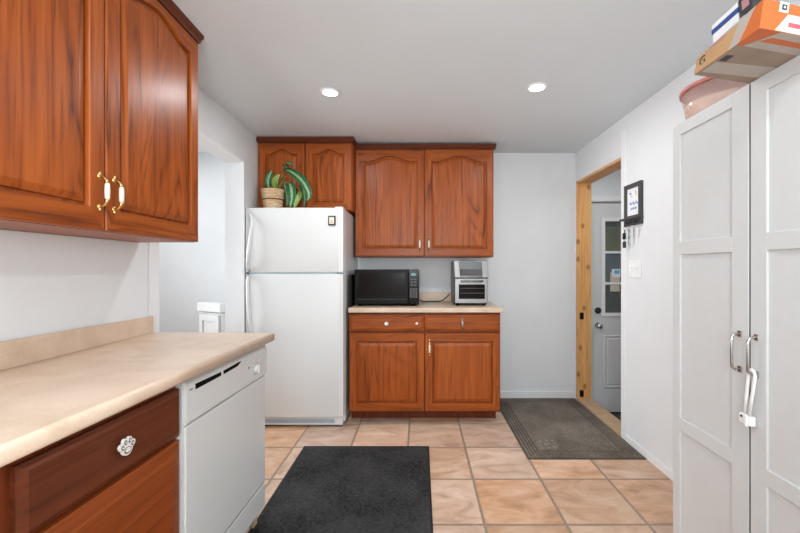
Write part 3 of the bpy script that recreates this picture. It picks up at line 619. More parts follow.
# --- dishwasher (faces +x, in run coordinates)
W = thing('dishwasher', 'white built-in dishwasher with slotted control panel under the long counter', 'dishwasher', (RUN[0], RUN[1], 0), RRZ)
dy0, dy1 = -0.618, -0.006
MB().box(-0.55, -0.075, dy0+0.002, dy1-0.002, 0.105, 0.880).build('tub', DISHW, W)
MB().box(-0.074, -0.043, dy0+0.012, dy1-0.001, 0.214, 0.722, 0.004).build('door_panel', DISHW, W)
cp = MB()
cp.prism([(-0.074, 0.727), (-0.042, 0.727), (-0.036, 0.737), (-0.036, 0.845), (-0.040, 0.862), (-0.048, 0.870), (-0.074, 0.870)], dy0+0.010, dy1, 0)
c = cp.build('control_panel', DISHW, W)
m = MB()
for ya, yb in ((-0.566, -0.408), (-0.392, -0.255)):
    m.prism([(ya, 0.832), (yb, 0.834), (yb, 0.848), (ya, 0.851)] if yb < -0.4 else [(ya, 0.834), (yb-0.03, 0.838), (yb, 0.850), (yb-0.01, 0.852), (ya, 0.848)], -0.042, -0.0357, axis='X')
m.build('vent_slot_shade', GAPSHADE, c)
m = MB(); M = Matrix.Translation((-0.036, -0.124, 0.784)) @ Matrix.Rotation(PI/2, 4, 'Y'); m.lathe([(0.021, 0), (0.020, 0.010), (0.018, 0.013), (0, 0.014)], M=M, n=24); m.box(-0.026, -0.018, -0.128, -0.120, 0.766, 0.802, 0.002); m.build('dial', DISHW, c)
m = MB()
for k in range(9):
    a = math.radians(-40+k*32); m.box(-0.0362, -0.0354, -0.124+0.030*math.cos(a)-0.003, -0.124+0.030*math.cos(a)+0.003, 0.784+0.030*math.sin(a)-0.0012, 0.784+0.030*math.sin(a)+0.0012)
m.build('dial_marks', BUTTON, c)
MB().box(-0.0385, -0.0354, -0.192, -0.182, 0.800, 0.810, 0.001).build('latch_button', BUTTON, c)
MB().box(-0.0362, -0.0354, -0.598, -0.580, 0.838, 0.842).build('badge', BUTTON, c)
MB().box(-0.074, -0.044, dy0+0.012, dy1, 0.097, 0.205, 0.004).build('kick_panel', DISHW, W)
MB().box(-0.066, -0.050, dy0+0.02, dy1-0.002, 0.205, 0.214).build('gap_shadow_strip', GAPSHADE, W)
MB().box(-0.075, -0.048, dy0, dy0+0.011, 0.10, 0.87).build('side_flange', DISHW, W)
for xx in (-0.094, -0.50):
    for yy in (-0.030, -0.60): MB().box(xx-0.016, xx+0.012, yy-0.014, yy+0.022, 0.007, 0.106, 0.002).build('foot', WOODBLK, W)

# --- left upper cabinet (in wall coordinates)
A_ = thing('wall_cabinet', 'large oak wall cabinet with brass and ivory pulls above the long counter', 'cabinet', (WALLO[0], WALLO[1], 1.36), WRZ, 'oak wall cabinets')
uy0, uy1 = -1.145, -0.06
MB().box(0.001, 0.262, uy0, uy1, 0, 0.94, 0.001).build('carcass', [OAK_V], A_)
m = MB()
m.prism([(0.001, 0.936), (0.288, 0.936), (0.291, 0.946), (0.297, 0.956), (0.299, 0.975), (0.001, 0.975)], uy0, uy1+0.003); m.prism([(0.001, 0.958), (0.299, 0.958), (0.303, 0.9755), (0.001, 0.9755)], uy0, uy1+0.010)
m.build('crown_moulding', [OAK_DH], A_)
dl = add_door(A_, (0.263, uy0+0.004, 0.002), 0.529, 0.932, PI/2, rise=0.042, st=0.058, tr=0.034, br=0.068, t=0.021)
add_pull(dl, 0.503, 0.122, -0.021, 0.098)
dr_ = add_door(A_, (0.263, uy0+0.539, 0.002), 0.543, 0.932, PI/2, rise=0.042, st=0.058, tr=0.034, br=0.068, t=0.021)
add_pull(dr_, 0.028, 0.122, -0.021, 0.098)

# ------------------------------------------------------------ fridge
FX0, FX1, FY = -1.349, -0.5895, 2.925
R = thing('refrigerator', 'white top-freezer refrigerator standing between the left opening and the oak cabinets', 'refrigerator', (0, 0, 0))
MB().box(FX0+0.004, FX1, FY+0.07, BACK-0.02, 0.03, 1.700, 0.006).build('body', FRIDGE, R)
zs = CAMZ-(273.3-VY)*FY/FPX
def fr_door(name, z0, z1):
    m = MB(); n = 20; W2 = FX1-FX0
    front = [(FX0+W2*k/n, FY+0.010*abs(2*k/n-1)**2.6) for k in range(n+1)]
    poly = [(FX0+0.001, FY+0.060)] + [(x+(0.004 if k == 0 else (-0.004 if k == n else 0)), y) for k, (x, y) in enumerate(front)] + [(FX1-0.001, FY+0.060)]
    b = bmesh.new(); lo = [b.verts.new((x, y, z0)) for x, y in poly]; hi = [b.verts.new((x, y, z1)) for x, y in poly]; q = len(poly)
    for k in range(q): b.faces.new((lo[k], lo[(k+1) % q], hi[(k+1) % q], hi[k])).smooth = 1 < k < q-3
    b.faces.new(lo[::-1]); b.faces.new(hi); bmesh.ops.recalc_face_normals(b, faces=list(b.faces))
    ed = [e for e in b.edges if all(abs(v.co.z-z0) < 1e-6 or abs(v.co.z-z1) < 1e-6 for v in e.verts) and abs(e.verts[0].co.z-e.verts[1].co.z) < 1e-6 and max(v.co.y for v in e.verts) < FY+0.03]
    bmesh.ops.bevel(b, geom=ed, offset=0.005, segments=2, affect='EDGES', profile=0.5)
    m.add(b, 0); return m.build(name, FRIDGE, R)
fd = fr_door('freezer_door', zs+0.006, 1.705); ld = fr_door('fridge_door', 0.090, zs-0.006)
MB().box(FX0+0.012, FX1-0.01, FY+0.058, FY+0.071, 0.09, 1.70).build('gasket', GASKET, R)
MB().box(FX0+0.03, FX1-0.06, FY+0.016, FY+0.030, zs-0.0058, zs+0.0058).build('gap_liner', GASKET, R)
def fr_handle(parent, pts, r):
    m = MB(); m.tube(pts, r, 10, 0, 1.0); m.build('handle', FRIDGE, parent)
hx = FX0+0.060
fr_handle(fd, [(hx-0.022, FY+0.006, 1.668), (hx+0.012, FY-0.014, 1.60), (hx+0.006, FY-0.042, 1.50), (hx-0.010, FY-0.050, 1.36), (hx-0.022, FY-0.040, zs+0.055), (hx-0.026, FY+0.004, zs+0.016)], [0.010, 0.011, 0.013, 0.013, 0.012, 0.010])
fr_handle(ld, [(hx-0.026, FY+0.004, zs-0.016), (hx-0.022, FY-0.040, zs-0.06), (hx-0.014, FY-0.050, zs-0.20), (hx-0.002, FY-0.046, zs-0.36), (hx+0.012, FY-0.020, zs-0.47), (hx+0.016, FY+0.004, zs-0.53)], [0.010, 0.012, 0.013, 0.013, 0.011, 0.010])
a = P(328.2, 225.4, FY); b_ = P(335.6, 215.8, FY)
m = MB(); m.box(a.x, b_.x, FY-0.006, FY+0.008, a.z, b_.z, 0.003); bd = m.build('badge', LABELBLK, fd)
m = MB(); m.box(a.x+0.010, b_.x-0.010, FY-0.0075, FY-0.0055, a.z+0.011, b_.z-0.011, 0.001); bi = m.build('badge_face', CERAMIC, bd); 
m = MB(); m.box(a.x+0.020, b_.x-0.020, FY-0.0082, FY-0.0072, a.z+0.030, a.z+0.037); m.box(a.x+0.016, b_.x-0.016, FY-0.0082, FY-0.0072, a.z+0.020, a.z+0.024); m.build('badge_marks', PINKINK, bd)
MB().box(FX1-0.07, FX1-0.010, FY+0.020, FY+0.10, 1.7055, 1.716, 0.004).build('hinge_cover', FRIDGE, R)
m = MB(); m.box(FX0+0.01, FX1-0.012, FY+0.030, FY+0.068, 0.020, 0.084, 0.003); g = m.build('kick_grille', FRIDGE, R)
m = MB(); m.box(FX0+0.03, FX1-0.075, FY+0.027, FY+0.0305, 0.036, 0.066)
for k in range(4): m.box(FX0+0.03, FX1-0.075, FY+0.0235, FY+0.028, 0.038+k*0.0075, 0.0415+k*0.0075)
m.build('grille_vents', GRILLE, g)
for x in (FX0+0.05, FX1-0.05):
    for y in (FY+0.10, BACK-0.08): MB().cyl((x, y, 0.0155), 0.018, 0.031, n=16).build('foot', WHITEPL, R)

# plant in a wicker basket on the fridge
PL = thing('potted_plant', 'leafy green houseplant in a woven wicker basket on top of the fridge', 'plant', (-1.180, 3.055, 1.7005))
m = MB(); m.lathe([(0.0, 0.0), (0.066, 0.0), (0.070, 0.01), (0.090, 0.150), (0.094, 0.156), (0.094, 0.164), (0.088, 0.164), (0.084, 0.150), (0.0, 0.150)], n=40); bk = m.build('basket', WICKER, PL)
m = MB(); m.lathe([(0.0795, 0.080), (0.0825, 0.083), (0.0825, 0.089), (0.0805, 0.092)], n=40); m.build('dark_band', WICKERD, bk)
m = MB(); m.lathe([(0, 0.1505), (0.083, 0.1505), (0.05, 0.156), (0, 0.158)], n=24); m.build('soil', SOIL, PL)
def leaf(path, width, up, mats, stem=None, fold=0.25):
    path = [Vector(p) for p in path]; n = 14; up = Vector(up)
    def at(t):
        f = t*(len(path)-1); i = min(int(f), len(path)-2); u = f-i
        p0, p1, p2, p3 = path[max(i-1, 0)], path[i], path[i+1], path[min(i+2, len(path)-1)]
        return 0.5*((2*p1)+(p2-p0)*u+(2*p0-5*p1+4*p2-p3)*u*u+(3*p1-p0-3*p2+p3)*u**3)
    b = bmesh.new(); rows = []; cols = (-1, -0.66, -0.26, 0, 0.26, 0.66, 1)
    for i in range(n+1):
        t = i/n; p = at(t); d = (at(min(t+0.02, 1))-at(max(t-0.02, 0))).normalized(); s = d.cross(up).normalized(); nn = s.cross(d).normalized()
        wd = 0.80*width*(max(0.0, math.sin(PI*min(1, t*0.98+0.02)**0.8))**0.8)+0.0006
        rows.append([b.verts.new(p+s*wd*c+nn*wd*fold*abs(c)) for c in cols])
    for i in range(n):
        for k in range(6):
            f = b.faces.new((rows[i][k], rows[i][k+1], rows[i+1][k+1], rows[i+1][k])); f.smooth = True; f.material_index = 1 if k in (2, 3) else 0
    m = MB(); m.add(b, -1)
    if stem: m.tube([Vector(q) for q in stem]+[path[0]], 0.0032, 6, 2)
    o = m.build('leaf', mats+[STEMM], PL)
    s = o.modifiers.new('thickness', 'SOLIDIFY'); s.thickness = 0.0012
    return o
PO = Vector((-1.180, 3.055, 1.7005))
def L_(px, py, y=3.05): return P(px, py, y)-PO
DG, YG = [LEAFD, LEAFP], [LEAFY, LEAFP]
base = (0.0, 0.0, 0.152)
leaf([L_(269, 189, 3.05), L_(268, 182, 3.03), L_(270, 175, 3.02), L_(272, 170.5, 3.03)], 0.036, (0.25, -1, 0.15), DG, [base])
leaf([L_(276, 189, 3.06), L_(275, 183, 3.03), L_(277, 178, 3.01), L_(280, 174.5, 3.0)], 0.034, (0.1, -1, 0.3), YG, [base])
leaf([L_(288, 170, 3.08), L_(285, 165, 3.05), L_(288, 163.0, 3.01), L_(293, 165, 2.98)], 0.036, (0.1, -0.8, 0.6), DG, [base, L_(281, 178, 3.07)])
leaf([L_(284, 169, 3.07), L_(293, 173, 3.02), L_(303, 182, 2.985), L_(309, 194, 2.97), L_(307, 201, 2.965)], 0.046, (0.35, -0.9, 0.3), DG, [base, L_(280, 180, 3.08)])
leaf([L_(289, 183, 3.05), L_(291, 188, 3.0), L_(292, 197, 2.975), L_(290, 208, 2.965)], 0.048, (0.0, -1, 0.1), DG, [base, L_(283, 181, 3.06)])
leaf([L_(301, 191, 3.06), L_(299, 196, 3.03), L_(296, 203, 3.01), L_(294, 208, 3.0)], 0.026, (0.1, -1, 0.1), YG, [base, L_(290, 181, 3.08)])
leaf([L_(300, 180, 3.09), L_(303, 188, 3.06), L_(305, 198, 3.05), L_(304, 207, 3.04)], 0.030, (-0.2, -1, 0.1), DG, [base, L_(286, 176, 3.09)])
leaf([L_(284, 182, 3.08), L_(286, 190, 3.06), L_(287, 199, 3.05), L_(287, 207, 3.05)], 0.026, (0.2, -1, 0.1), DG, [base])

# ------------------------------------------------------------ things on the back counter
TOPZ = 0.926
MW = thing('microwave', 'black countertop microwave oven with keypad beside the fridge', 'microwave', (-0.539, 3.12, TOPZ))
mw, mh = 0.531, 0.302
MB().box(0, mw, 0.018, 0.40, 0.016, mh, 0.006).build('housing', BLACK, MW)
m = MB(); m.box(0.0, mw-0.088, -0.004, 0.017, 0.018, mh-0.001, 0.005); dm = m.build('door', BLACK, MW)
MB().box(0.035, mw-0.112, -0.0062, -0.004, 0.078, mh-0.03, 0.001).build('door_window', BLACKG, dm)
MB().box(0.02, mw-0.10, -0.0065, -0.004, 0.056, 0.0585).build('trim_line', BUTTON, dm)
m = MB(); m.box(mw-0.086, mw, -0.002, 0.017, 0.018, mh-0.001, 0.004); cpn = m.build('control_panel', BLACKG, MW)
m = MB(); m.box(mw-0.066, mw-0.026, -0.004, -0.002, mh-0.052, mh-0.030, 0.001); m.build('display', TEAL, cpn)
m = MB()
for r in range(5):
    for k in range(3): m.box(mw-0.075+k*0.022, mw-0.058+k*0.022, -0.0032, -0.002, 0.070+r*0.0165, 0.082+r*0.0165, 0.001)
for r in range(3):
    for k in range(2): m.box(mw-0.070+k*0.028, mw-0.048+k*0.028, -0.0032, -0.002, 0.166+r*0.024, 0.180+r*0.024, 0.001)
m.build('keypad', BUTTON, cpn)
m = MB(); m.box(mw-0.072, mw-0.022, -0.004, -0.002, 0.034, 0.056, 0.002); m.build('door_button', BLACK, cpn)
for x in (0.04, mw-0.04):
    for y in (0.05, 0.36): MB().cyl((x, y, 0.0093), 0.013, 0.018, n=14).build('foot', BLACK, MW)

m = MB(); m.box(-0.562, -0.5475, 3.05, 3.40, TOPZ+0.0004, TOPZ+0.262, 0.004)
tag(m.build('tray', BLACK), 'black tray standing on edge between the fridge and the microwave', 'tray')
pts = [(-0.002, 3.46, TOPZ+0.02), (0.03, 3.50, TOPZ+0.006), (0.08, 3.53, TOPZ+0.005), (0.17, 3.53, TOPZ+0.005), (0.21, 3.54, TOPZ+0.012), (0.25, 3.55, TOPZ+0.045), (0.275, 3.56, TOPZ+0.07)]
tag(MB().tube(pts, 0.0045, 8).build('power_cord', RUBBER), 'black power cord lying along the backsplash beside the microwave', 'cord')

OV = thing('air_fryer_oven', 'upright stainless air fryer oven at the right end of the back counter', 'oven', (0.285, 3.15, TOPZ))
ow = 0.282
MB().box(0.0, ow, 0.02, 0.34, 0.014, 0.376, 0.008).build('housing', [plain('dark_grey_steel', (0.13, 0.13, 0.13), 0.4, 0.8)], OV)
m = MB(); m.box(0.004, ow-0.004, -0.002, 0.019, 0.022, 0.226, 0.004); od = m.build('door', STEEL, OV)
MB().box(0.036, ow-0.030, -0.0045, -0.002, 0.058, 0.178, 0.002).build('door_window', BLACKG, od)
for z in (0.105, 0.145): MB().box(0.045, ow-0.04, -0.0052, -0.0044, z, z+0.002).build('rack_bar', CHROMED, od)
m = MB(); m.tube([(0.05, -0.030, 0.205), (ow-0.05, -0.030, 0.205)], 0.009, 12)
for x in (0.058, ow-0.058): m.tube([(x, -0.002, 0.205), (x, -0.030, 0.205)], 0.006, 8)
m.build('door_handle', STEEL, od)
MB().box(0.004, ow-0.004, 0.002, 0.019, 0.226, 0.233).build('seam_shade', GAPSHADE, OV)
m = MB(); m.prism([(0.0, 0.234), (0.0, 0.25), (0.045, 0.374), (0.06, 0.374), (0.06, 0.234)], 0.05, ow-0.05, axis='X')
up = m.build('sloped_control_panel', [plain('mirror_panel', (0.17, 0.165, 0.165), 0.16, 0.9)], OV)
for x0, x1, x2, x3 in ((0.002, 0.050, 0.056, -0.004), (ow-0.050, ow-0.002, ow+0.004, ow-0.056)):
    m = MB(); m.hexa([(x0, -0.006, 0.234), (x1, -0.006, 0.234), (x1, 0.05, 0.234), (x0, 0.05, 0.234), (min(x0, x3), 0.012, 0.374), (max(x1-0.012, x0+0.03) if x0 < 0.1 else x1, 0.012, 0.374), (max(x1-0.012, x0+0.03) if x0 < 0.1 else x1, 0.05, 0.374), (min(x0, x0) if x0 < 0.1 else x0+0.012, 0.05, 0.374)], 0.003)
    bmesh.ops.recalc_face_normals(m.bm, faces=list(m.bm.faces)); m.build('side_cheek', STEEL, OV)

for x in (0.03, ow-0.03):
    for y in (0.03, 0.31): MB().cyl((x, y, 0.0083), 0.014, 0.016, n=14).build('foot', BLACK, OV)

# ------------------------------------------------------------ floor mats
mx0, mx1, my0, my1 = -0.805, 0.062, 1.15, 2.64
t = thing('floor_mat', 'black carpet floor mat on the tiles in front of the dishwasher', 'mat', ((mx0+mx1)/2, (my0+my1)/2, 0), group='floor mats')
hw, hl = (mx1-mx0)/2, (my1-my0)/2
MB().box(-hw, hw, -hl, hl, 0, 0.0045, 0.002).build('rubber_edge', RUBBER, t)
MB().box(-hw+0.010, hw-0.010, -hl+0.010, hl-0.010, 0.003, 0.0068, 0.002).build('carpet_pile', MATB, t)
gx0, gx1, gy0, gy1 = 0.697, 1.466, 2.458, 3.606
t = thing('floor_mat', 'grey-brown ribbed entrance mat on the tiles before the wood-framed doorway', 'mat', ((gx0+gx1)/2, (gy0+gy1)/2, 0), group='floor mats')
hw, hl = (gx1-gx0)/2, (gy1-gy0)/2
MB().box(-hw, hw, -hl, hl, 0, 0.006, 0.003).build('base', MATGD, t)
m = MB()
for k in range(4):
    d = 0.014+k*0.022; e = d+0.013
    m.box(-hw+d, -hw+e, -hl+d, hl-d, 0.005, 0.0095, 0.002); m.box(hw-e, hw-d, -hl+d, hl-d, 0.005, 0.0095, 0.002)
    m.box(-hw+e, hw-e, -hl+d, -hl+e, 0.005, 0.0095, 0.002); m.box(-hw+e, hw-e, hl-e, hl-d, 0.005, 0.0095, 0.002)
m.build('ribbed_border', MATG, t)
MB().box(-hw+0.104, hw-0.104, -hl+0.104, hl-0.104, 0.005, 0.009, 0.002).build('carpet_field', MATG, t)
ex, ey = -hw+0.125, -hl+0.13; b = bmesh.new(); g = [[b.verts.new((ex+i*0.0225, ey+j*0.0225, 0.0094)) for j in range(7)] for i in range(7)]
for i in range(6):
    for j in range(6):
        f = b.faces.new((g[i][j], g[i+1][j], g[i+1][j+1], g[i][j+1]))
        f.material_index = 1 if ((i in (0, 5) or j in (0, 5)) and (i+j) % 2 == 0) or (i, j) in ((2, 2), (3, 3), (2, 3), (1, 4), (4, 1)) else 0
m = MB(); m.add(b, -1); m.build('emblem', [MATG, MATGL], t)

# ------------------------------------------------------------ tall pantry cabinet on the right (faces -x)
PN = thing('pantry_cabinet', 'tall white two-door pantry cabinet with recessed panels against the right wall', 'cabinet', (1.10, 1.655, 0), -0.02)
PH = 1.852
m = MB(); m.box(0.020, 0.355, -0.80, 0, 0.0, PH, 0.001); m.build('carcass', PANTRY, PN)
MB().box(0.0178, 0.0198, -0.43, -0.36, 0.03, PH-0.005).build('gap_shade_strip', GAPSHADE, PN)  # near-black strip painted in for shade behind the door gap
def pantry_door(ya, yb, sa, sb, hy):
    m = MB(); z0, z1 = 0.04, PH
    m.box(0, 0.018, ya, ya+sa, z0, z1, 0.0015); m.box(0, 0.018, yb-sb, yb, z0, z1, 0.0015)
    rails = ((z0, 0.11), (0.552, 0.606), (1.296, 1.352), (1.803, z1))
    for a, b in rails: m.box(0, 0.018, ya+sa-0.001, yb-sb+0.001, a, b, 0.0015)
    d = m.build('door', PANTRY, PN)
    if ya > -0.5: MB().box(0.003, 0.0175, ya-0.0025, ya-0.0001, z0, z1-0.004).build('painted_edge_shade', RUBBER, d)  # black strip painted in for the shade between the two doors
    for (a, b), (c, e) in zip(rails, rails[1:]): MB().box(0.0075, 0.0165, ya+sa-0.004, yb-sb+0.004, b-0.004, c+0.004).build('recessed_panel', PANTRY, d)
    h = MB(); zc, s = 0.955, 0.060
    h.tube([(0.001, hy, zc+s), (-0.018, hy, zc+s), (-0.027, hy, zc+s-0.008), (-0.029, hy, zc+s-0.020), (-0.029, hy, zc-s+0.020), (-0.027, hy, zc-s+0.008), (-0.018, hy, zc-s), (0.001, hy, zc-s)], 0.0048, 10)
    for q in (-1, 1): h.box(-0.004, 0.001, hy-0.009, hy+0.009, zc+q*s-0.011, zc+q*s+0.011, 0.003)
    h.build('handle', CHROME, d); return d
pantry_door(-0.3915, -0.002, 0.070, 0.046, -0.358)
pantry_door(-0.800, -0.3990, 0.055, 0.060, -0.424)
c_, s_ = math.cos(-0.02), math.sin(-0.02)
def pw_(x, y, z): return Vector((1.10+c_*x-s_*y, 1.655+s_*x+c_*y, z))
ST = thing('cabinet_lock', 'white plastic child-safety strap looped on the pantry handle above its clip', 'lock', pw_(-0.0025, -0.396, 0.745), -0.02)
m = MB(); m.tube([(-0.012, 0.004, 0.0), (-0.013, -0.006, 0.07), (-0.014, -0.0155, 0.145), (-0.014, -0.0175, 0.155), (-0.014, -0.023, 0.1625), (-0.014, -0.030, 0.1635), (-0.014, -0.037, 0.160), (-0.014, -0.041, 0.150), (-0.015, -0.034, 0.10), (-0.014, -0.016, 0.0)], 0.0062, 8, 0, 0.7)
m.build('strap', WHITEPL, ST)
m = MB(); m.box(-0.020, -0.0005, -0.030, 0.018, -0.020, 0.012, 0.004); m.box(-0.026, -0.019, -0.022, -0.008, -0.024, 0.016, 0.003); m.build('clip', WHITEPL, ST)
MB().cyl((-0.021, 0.004, 0.004), 0.004, 0.003, 'X', 10).build('release_button', LABELBLK, ST)

# things stored on top of the pantry
BN = thing('plastic_tub', 'round pink see-through plastic tub with red rim on the pantry top', 'tub', (1.25, 1.555, PH))
m = MB(); m.lathe([(0.0, 0.0), (0.128, 0.0), (0.132, 0.004), (0.150, 0.120), (0.147, 0.120), (0.129, 0.006), (0.0, 0.004)], n=48); m.build('tub_wall', PINKPL, BN)
m = MB(); m.lathe([(0.148, 0.118), (0.156, 0.118), (0.157, 0.132), (0.150, 0.134), (0.146, 0.132), (0.1465, 0.119), (0.148, 0.118)], n=48); m.build('rim', REDPL, BN)
m = MB(); m.lathe([(0.0, 0.0048), (0.1275, 0.0065), (0.139, 0.066), (0.10, 0.074), (0.0, 0.070)], n=36); m.build('contents', CREAM, BN)
m = MB(); m.sph((-0.095, -0.03, 0.075), 0.035, 0.030, 0.016, 0, 12)
m.build('dark_bundle', [plain('slate_bundle', (0.10, 0.12, 0.17), 0.8)], BN)

# crushed flat carton; corners measured on its underside
BX = thing('cardboard_box', 'orange and brown flat cardboard box overhanging the front of the pantry top', 'box', (0.868, 0.97, PH))
r_ = Vector((0.408, 0.102, 0)); u_ = Vector((0.003, 0.238, 0)); H = 0.066
o_ = Vector((0, 0, 0.0005)); up_ = Vector((0.010, 0.0, H))
m = MB(); m.hexa([o_, o_+r_, o_+r_+u_, o_+u_, o_+up_*1.15, o_+r_+up_*1.15, o_+r_+u_+up_*0.8, o_+u_+up_*0.8], 0.003)
bmesh.ops.recalc_face_normals(m.bm, faces=list(m.bm.faces)); m.build('carton', CARD, BX)
def face_quad(m, org, a, b_, n, th, u0, u1, v0, v1, mi):
    q = [org+a*u+b_*v for u, v in ((u0, v0), (u1, v0), (u1, v1), (u0, v1))]
    m.hexa([p-n*0.0005 for p in q]+[p+n*th for p in q], 0, mi)
nL = Vector((-1, 0.0, 0.14)).normalized(); nF = Vector((0.243, -0.97, 0)).normalized(); nB = Vector((0, 0, -1))
def face_poly(org, a, b_, n, th, uv, name, mat):
    tp = (lambda u: 1.0) if b_ is not up_ else ((lambda u: 1.15-0.35*u) if a is u_ else (lambda u: 1.15))
    q = [org+a*u+b_*v*tp(u) for u, v in uv]; k = len(q)
    b = bmesh.new(); A = [b.verts.new(p-n*0.0005) for p in q]; Bq = [b.verts.new(p+n*th) for p in q]
    b.faces.new(A); b.faces.new(Bq)
    for i in range(k): b.faces.new((A[i], A[(i+1) % k], Bq[(i+1) % k], Bq[i]))
    bmesh.ops.recalc_face_normals(b, faces=list(b.faces)); m = MB(); m.add(b, 0); return m.build(name, mat, BX)
face_poly(o_, u_, up_, nL, 0.0010, ((0.36, 0.02), (0.99, 0.02), (0.99, 0.97), (0.30, 0.97)), 'tan_side', CARDT)
face_poly(o_, u_, up_, nL, 0.0017, ((0.27, 0.0), (0.42, 0.0), (0.30, 0.99), (0.10, 0.99)), 'packing_tape', TAPE)
face_poly(o_, u_, up_, nL, 0.0020, ((0.30, 0.90), (0.80, 0.90), (0.80, 0.99), (0.30, 0.99)), 'packing_tape', TAPE)
face_poly(o_, u_, up_, nL, 0.0012, ((0.0, 0.0), (0.33, 0.0), (0.16, 0.99), (0.0, 0.99)), 'orange_print', ORANGE)
face_poly(o_, r_, up_, nF, 0.0012, ((0.005, 0.0), (0.99, 0.0), (0.99, 0.99), (0.005, 0.99)), 'orange_print', ORANGE)
face_poly(o_, r_, u_, nB, 0.0004, ((0.0, 0.0), (0.17, 0.0), (0.04, 0.32), (0.0, 0.32)), 'orange_print', ORANGE)
face_poly(o_, r_, u_, nB, 0.0004, ((0.17, 0.10), (0.98, 0.10), (0.98, 0.17), (0.11, 0.19)), 'orange_print', ORANGE)
face_poly(o_, r_, u_, nB, 0.0003, ((0.17, 0.0), (0.99, 0.0), (0.99, 0.30), (0.06, 0.30)), 'pale_print', TAPE)
face_poly(o_, r_, u_, nB, 0.0003, ((0.02, 0.66), (0.99, 0.50), (0.99, 0.78), (0.02, 0.90)), 'packing_tape', TAPE)
face_poly(o_, r_, up_, nF, 0.0020, ((0.115, 0.02), (0.60, 0.02), (0.60, 0.62), (0.205, 0.62)), 'white_label', PAPER)
face_poly(o_, r_, up_, nF, 0.0019, ((0.125, 0.66), (0.20, 0.66), (0.20, 1.0), (0.125, 1.0)), 'white_label', PAPER)
face_poly(o_, r_, up_, nF, 0.0024, ((0.143, 0.74), (0.185, 0.74), (0.185, 0.93), (0.143, 0.93)), 'black_print', LABELBLK)
face_poly(o_, r_, up_, nF, 0.0027, ((0.157, 0.80), (0.172, 0.80), (0.172, 0.87), (0.157, 0.87)), 'pale_print', PAPER)
face_poly(o_, r_, u_, nB, 0.0006, ((0.03, 0.50), (0.09, 0.49), (0.09, 0.62), (0.03, 0.63)), 'black_print', LABELBLK)
face_poly(o_, r_, up_, nF, 0.0026, ((0.215, 0.20), (0.32, 0.20), (0.32, 0.36), (0.215, 0.36)), 'red_print', REDINK)
face_poly(o_, u_, up_, nL, 0.0022, ((0.52, 0.80), (0.74, 0.84), (0.74, 0.95), (0.52, 0.95)), 'red_print', PINKINK)
tb = text_mb('G', 0.038)
# letter on the tan side: local x of text -> -u (towards camera reads left to right from outside), y -> up
Mx = Matrix(((0, 0, -1, 0), (-1, 0, 0, 0), (0, 1, 0, 0), (0, 0, 0, 1)))
pc = o_+u_*0.86+up_*0.42+nL*0.0018
m = MB(); m.add(tb, 0, Matrix.Translation(pc) @ Mx); m.build('letter_print', LABELBLK, BX)

WC = thing('carton', 'white carton with a navy band standing on the orange cardboard box', 'carton', (0.925, 1.098, PH+0.0690), 0.04)
WC.rotation_euler = (-0.10, 0, 0.04)
MB().box(0, 0.11, 0, 0.094, 0, 0.094, 0.002).build('box', PAPER, WC)
MB().box(-0.0008, 0.1105, -0.0008, 0.0948, 0.062, 0.078).build('navy_band', NAVY, WC)
KC = thing('snack_packet', 'dark printed packet lying against the white carton atop the orange box', 'packet', (0.925, 1.030, PH+0.0725), 0.04)
KC.rotation_euler = (-0.10, 0, 0.04)
m = MB(); m.box(0, 0.050, 0.02, 0.064, 0, 0.10, 0.004); m.build('packet', LABELBLK, KC)
m = MB(); m.box(-0.001, 0.0, 0.030, 0.052, 0.058, 0.085, 0.0); m.build('pink_print', PINKINK, KC)
m = MB(); m.box(-0.001, 0.0, 0.046, 0.062, 0.006, 0.040, 0.0); m.build('pale_print', TAPE, KC)

# ------------------------------------------------------------ key rack, keys and switch on the right wall (face -x)
KR = thing('key_rack', 'charcoal framed picture with key hooks on the right wall beside the doorway', 'key rack', (RX, 2.516, 1.535))
kw, kh = 0.207, 0.288
m = MB(); fw = 0.030
m.box(-0.020, 0, 0, fw, 0, kh, 0.002); m.box(-0.020, 0, kw-fw, kw, 0, kh, 0.002); m.box(-0.020, 0, fw, kw-fw, kh-fw, kh, 0.002); m.box(-0.020, 0, fw, kw-fw, 0, 0.068, 0.002)
m.build('frame', GREYFR, KR)
pp = MB().box(-0.010, -0.006, fw-0.002, kw-fw+0.002, 0.066, kh-fw+0.002).build('picture', PAPER, KR)
for k, (y_, z_, w_, h_, mt) in enumerate(((0.125, 0.215, 0.024, 0.014, BLUEINK), (0.115, 0.196, 0.012, 0.010, BLUEINK), (0.062, 0.200, 0.018, 0.026, YELLOWINK), (0.07, 0.222, 0.01, 0.010, BLUEINK))):
    MB().box(-0.0108, -0.0098, y_, y_+w_, z_, z_+h_).build('drawing', mt, pp)
m = MB()
for k in range(9): m.box(-0.0108, -0.0098, 0.048+k*0.0115, 0.0575+k*0.0115, 0.140+0.004*(k % 3), 0.152+0.006*((k*2) % 3))
m.build('script_lettering', BLUEINK, pp)
m = MB()
for k in range(6): m.box(-0.0108, -0.0098, 0.060+k*0.013, 0.070+k*0.013, 0.106+0.005*((k+1) % 2), 0.120+0.004*(k % 2))
m.build('script_lettering', BLUEINK, pp)
MB().box(-0.050, -0.0005, -0.004, kw+0.004, 0.038, 0.052, 0.002).build('ledge', GREYFR, KR)
hookys = (0.045, 0.105, 0.160)
for hy in hookys:
    m = MB(); m.tube([(-0.020, hy, 0.022), (-0.034, hy, 0.020), (-0.042, hy, 0.008), (-0.040, hy, -0.004), (-0.032, hy, -0.006)], 0.0028, 8); m.cyl((-0.0215, hy, 0.022), 0.009, 0.004, 'X', 12); m.build('hook', DARKMETAL, KR)
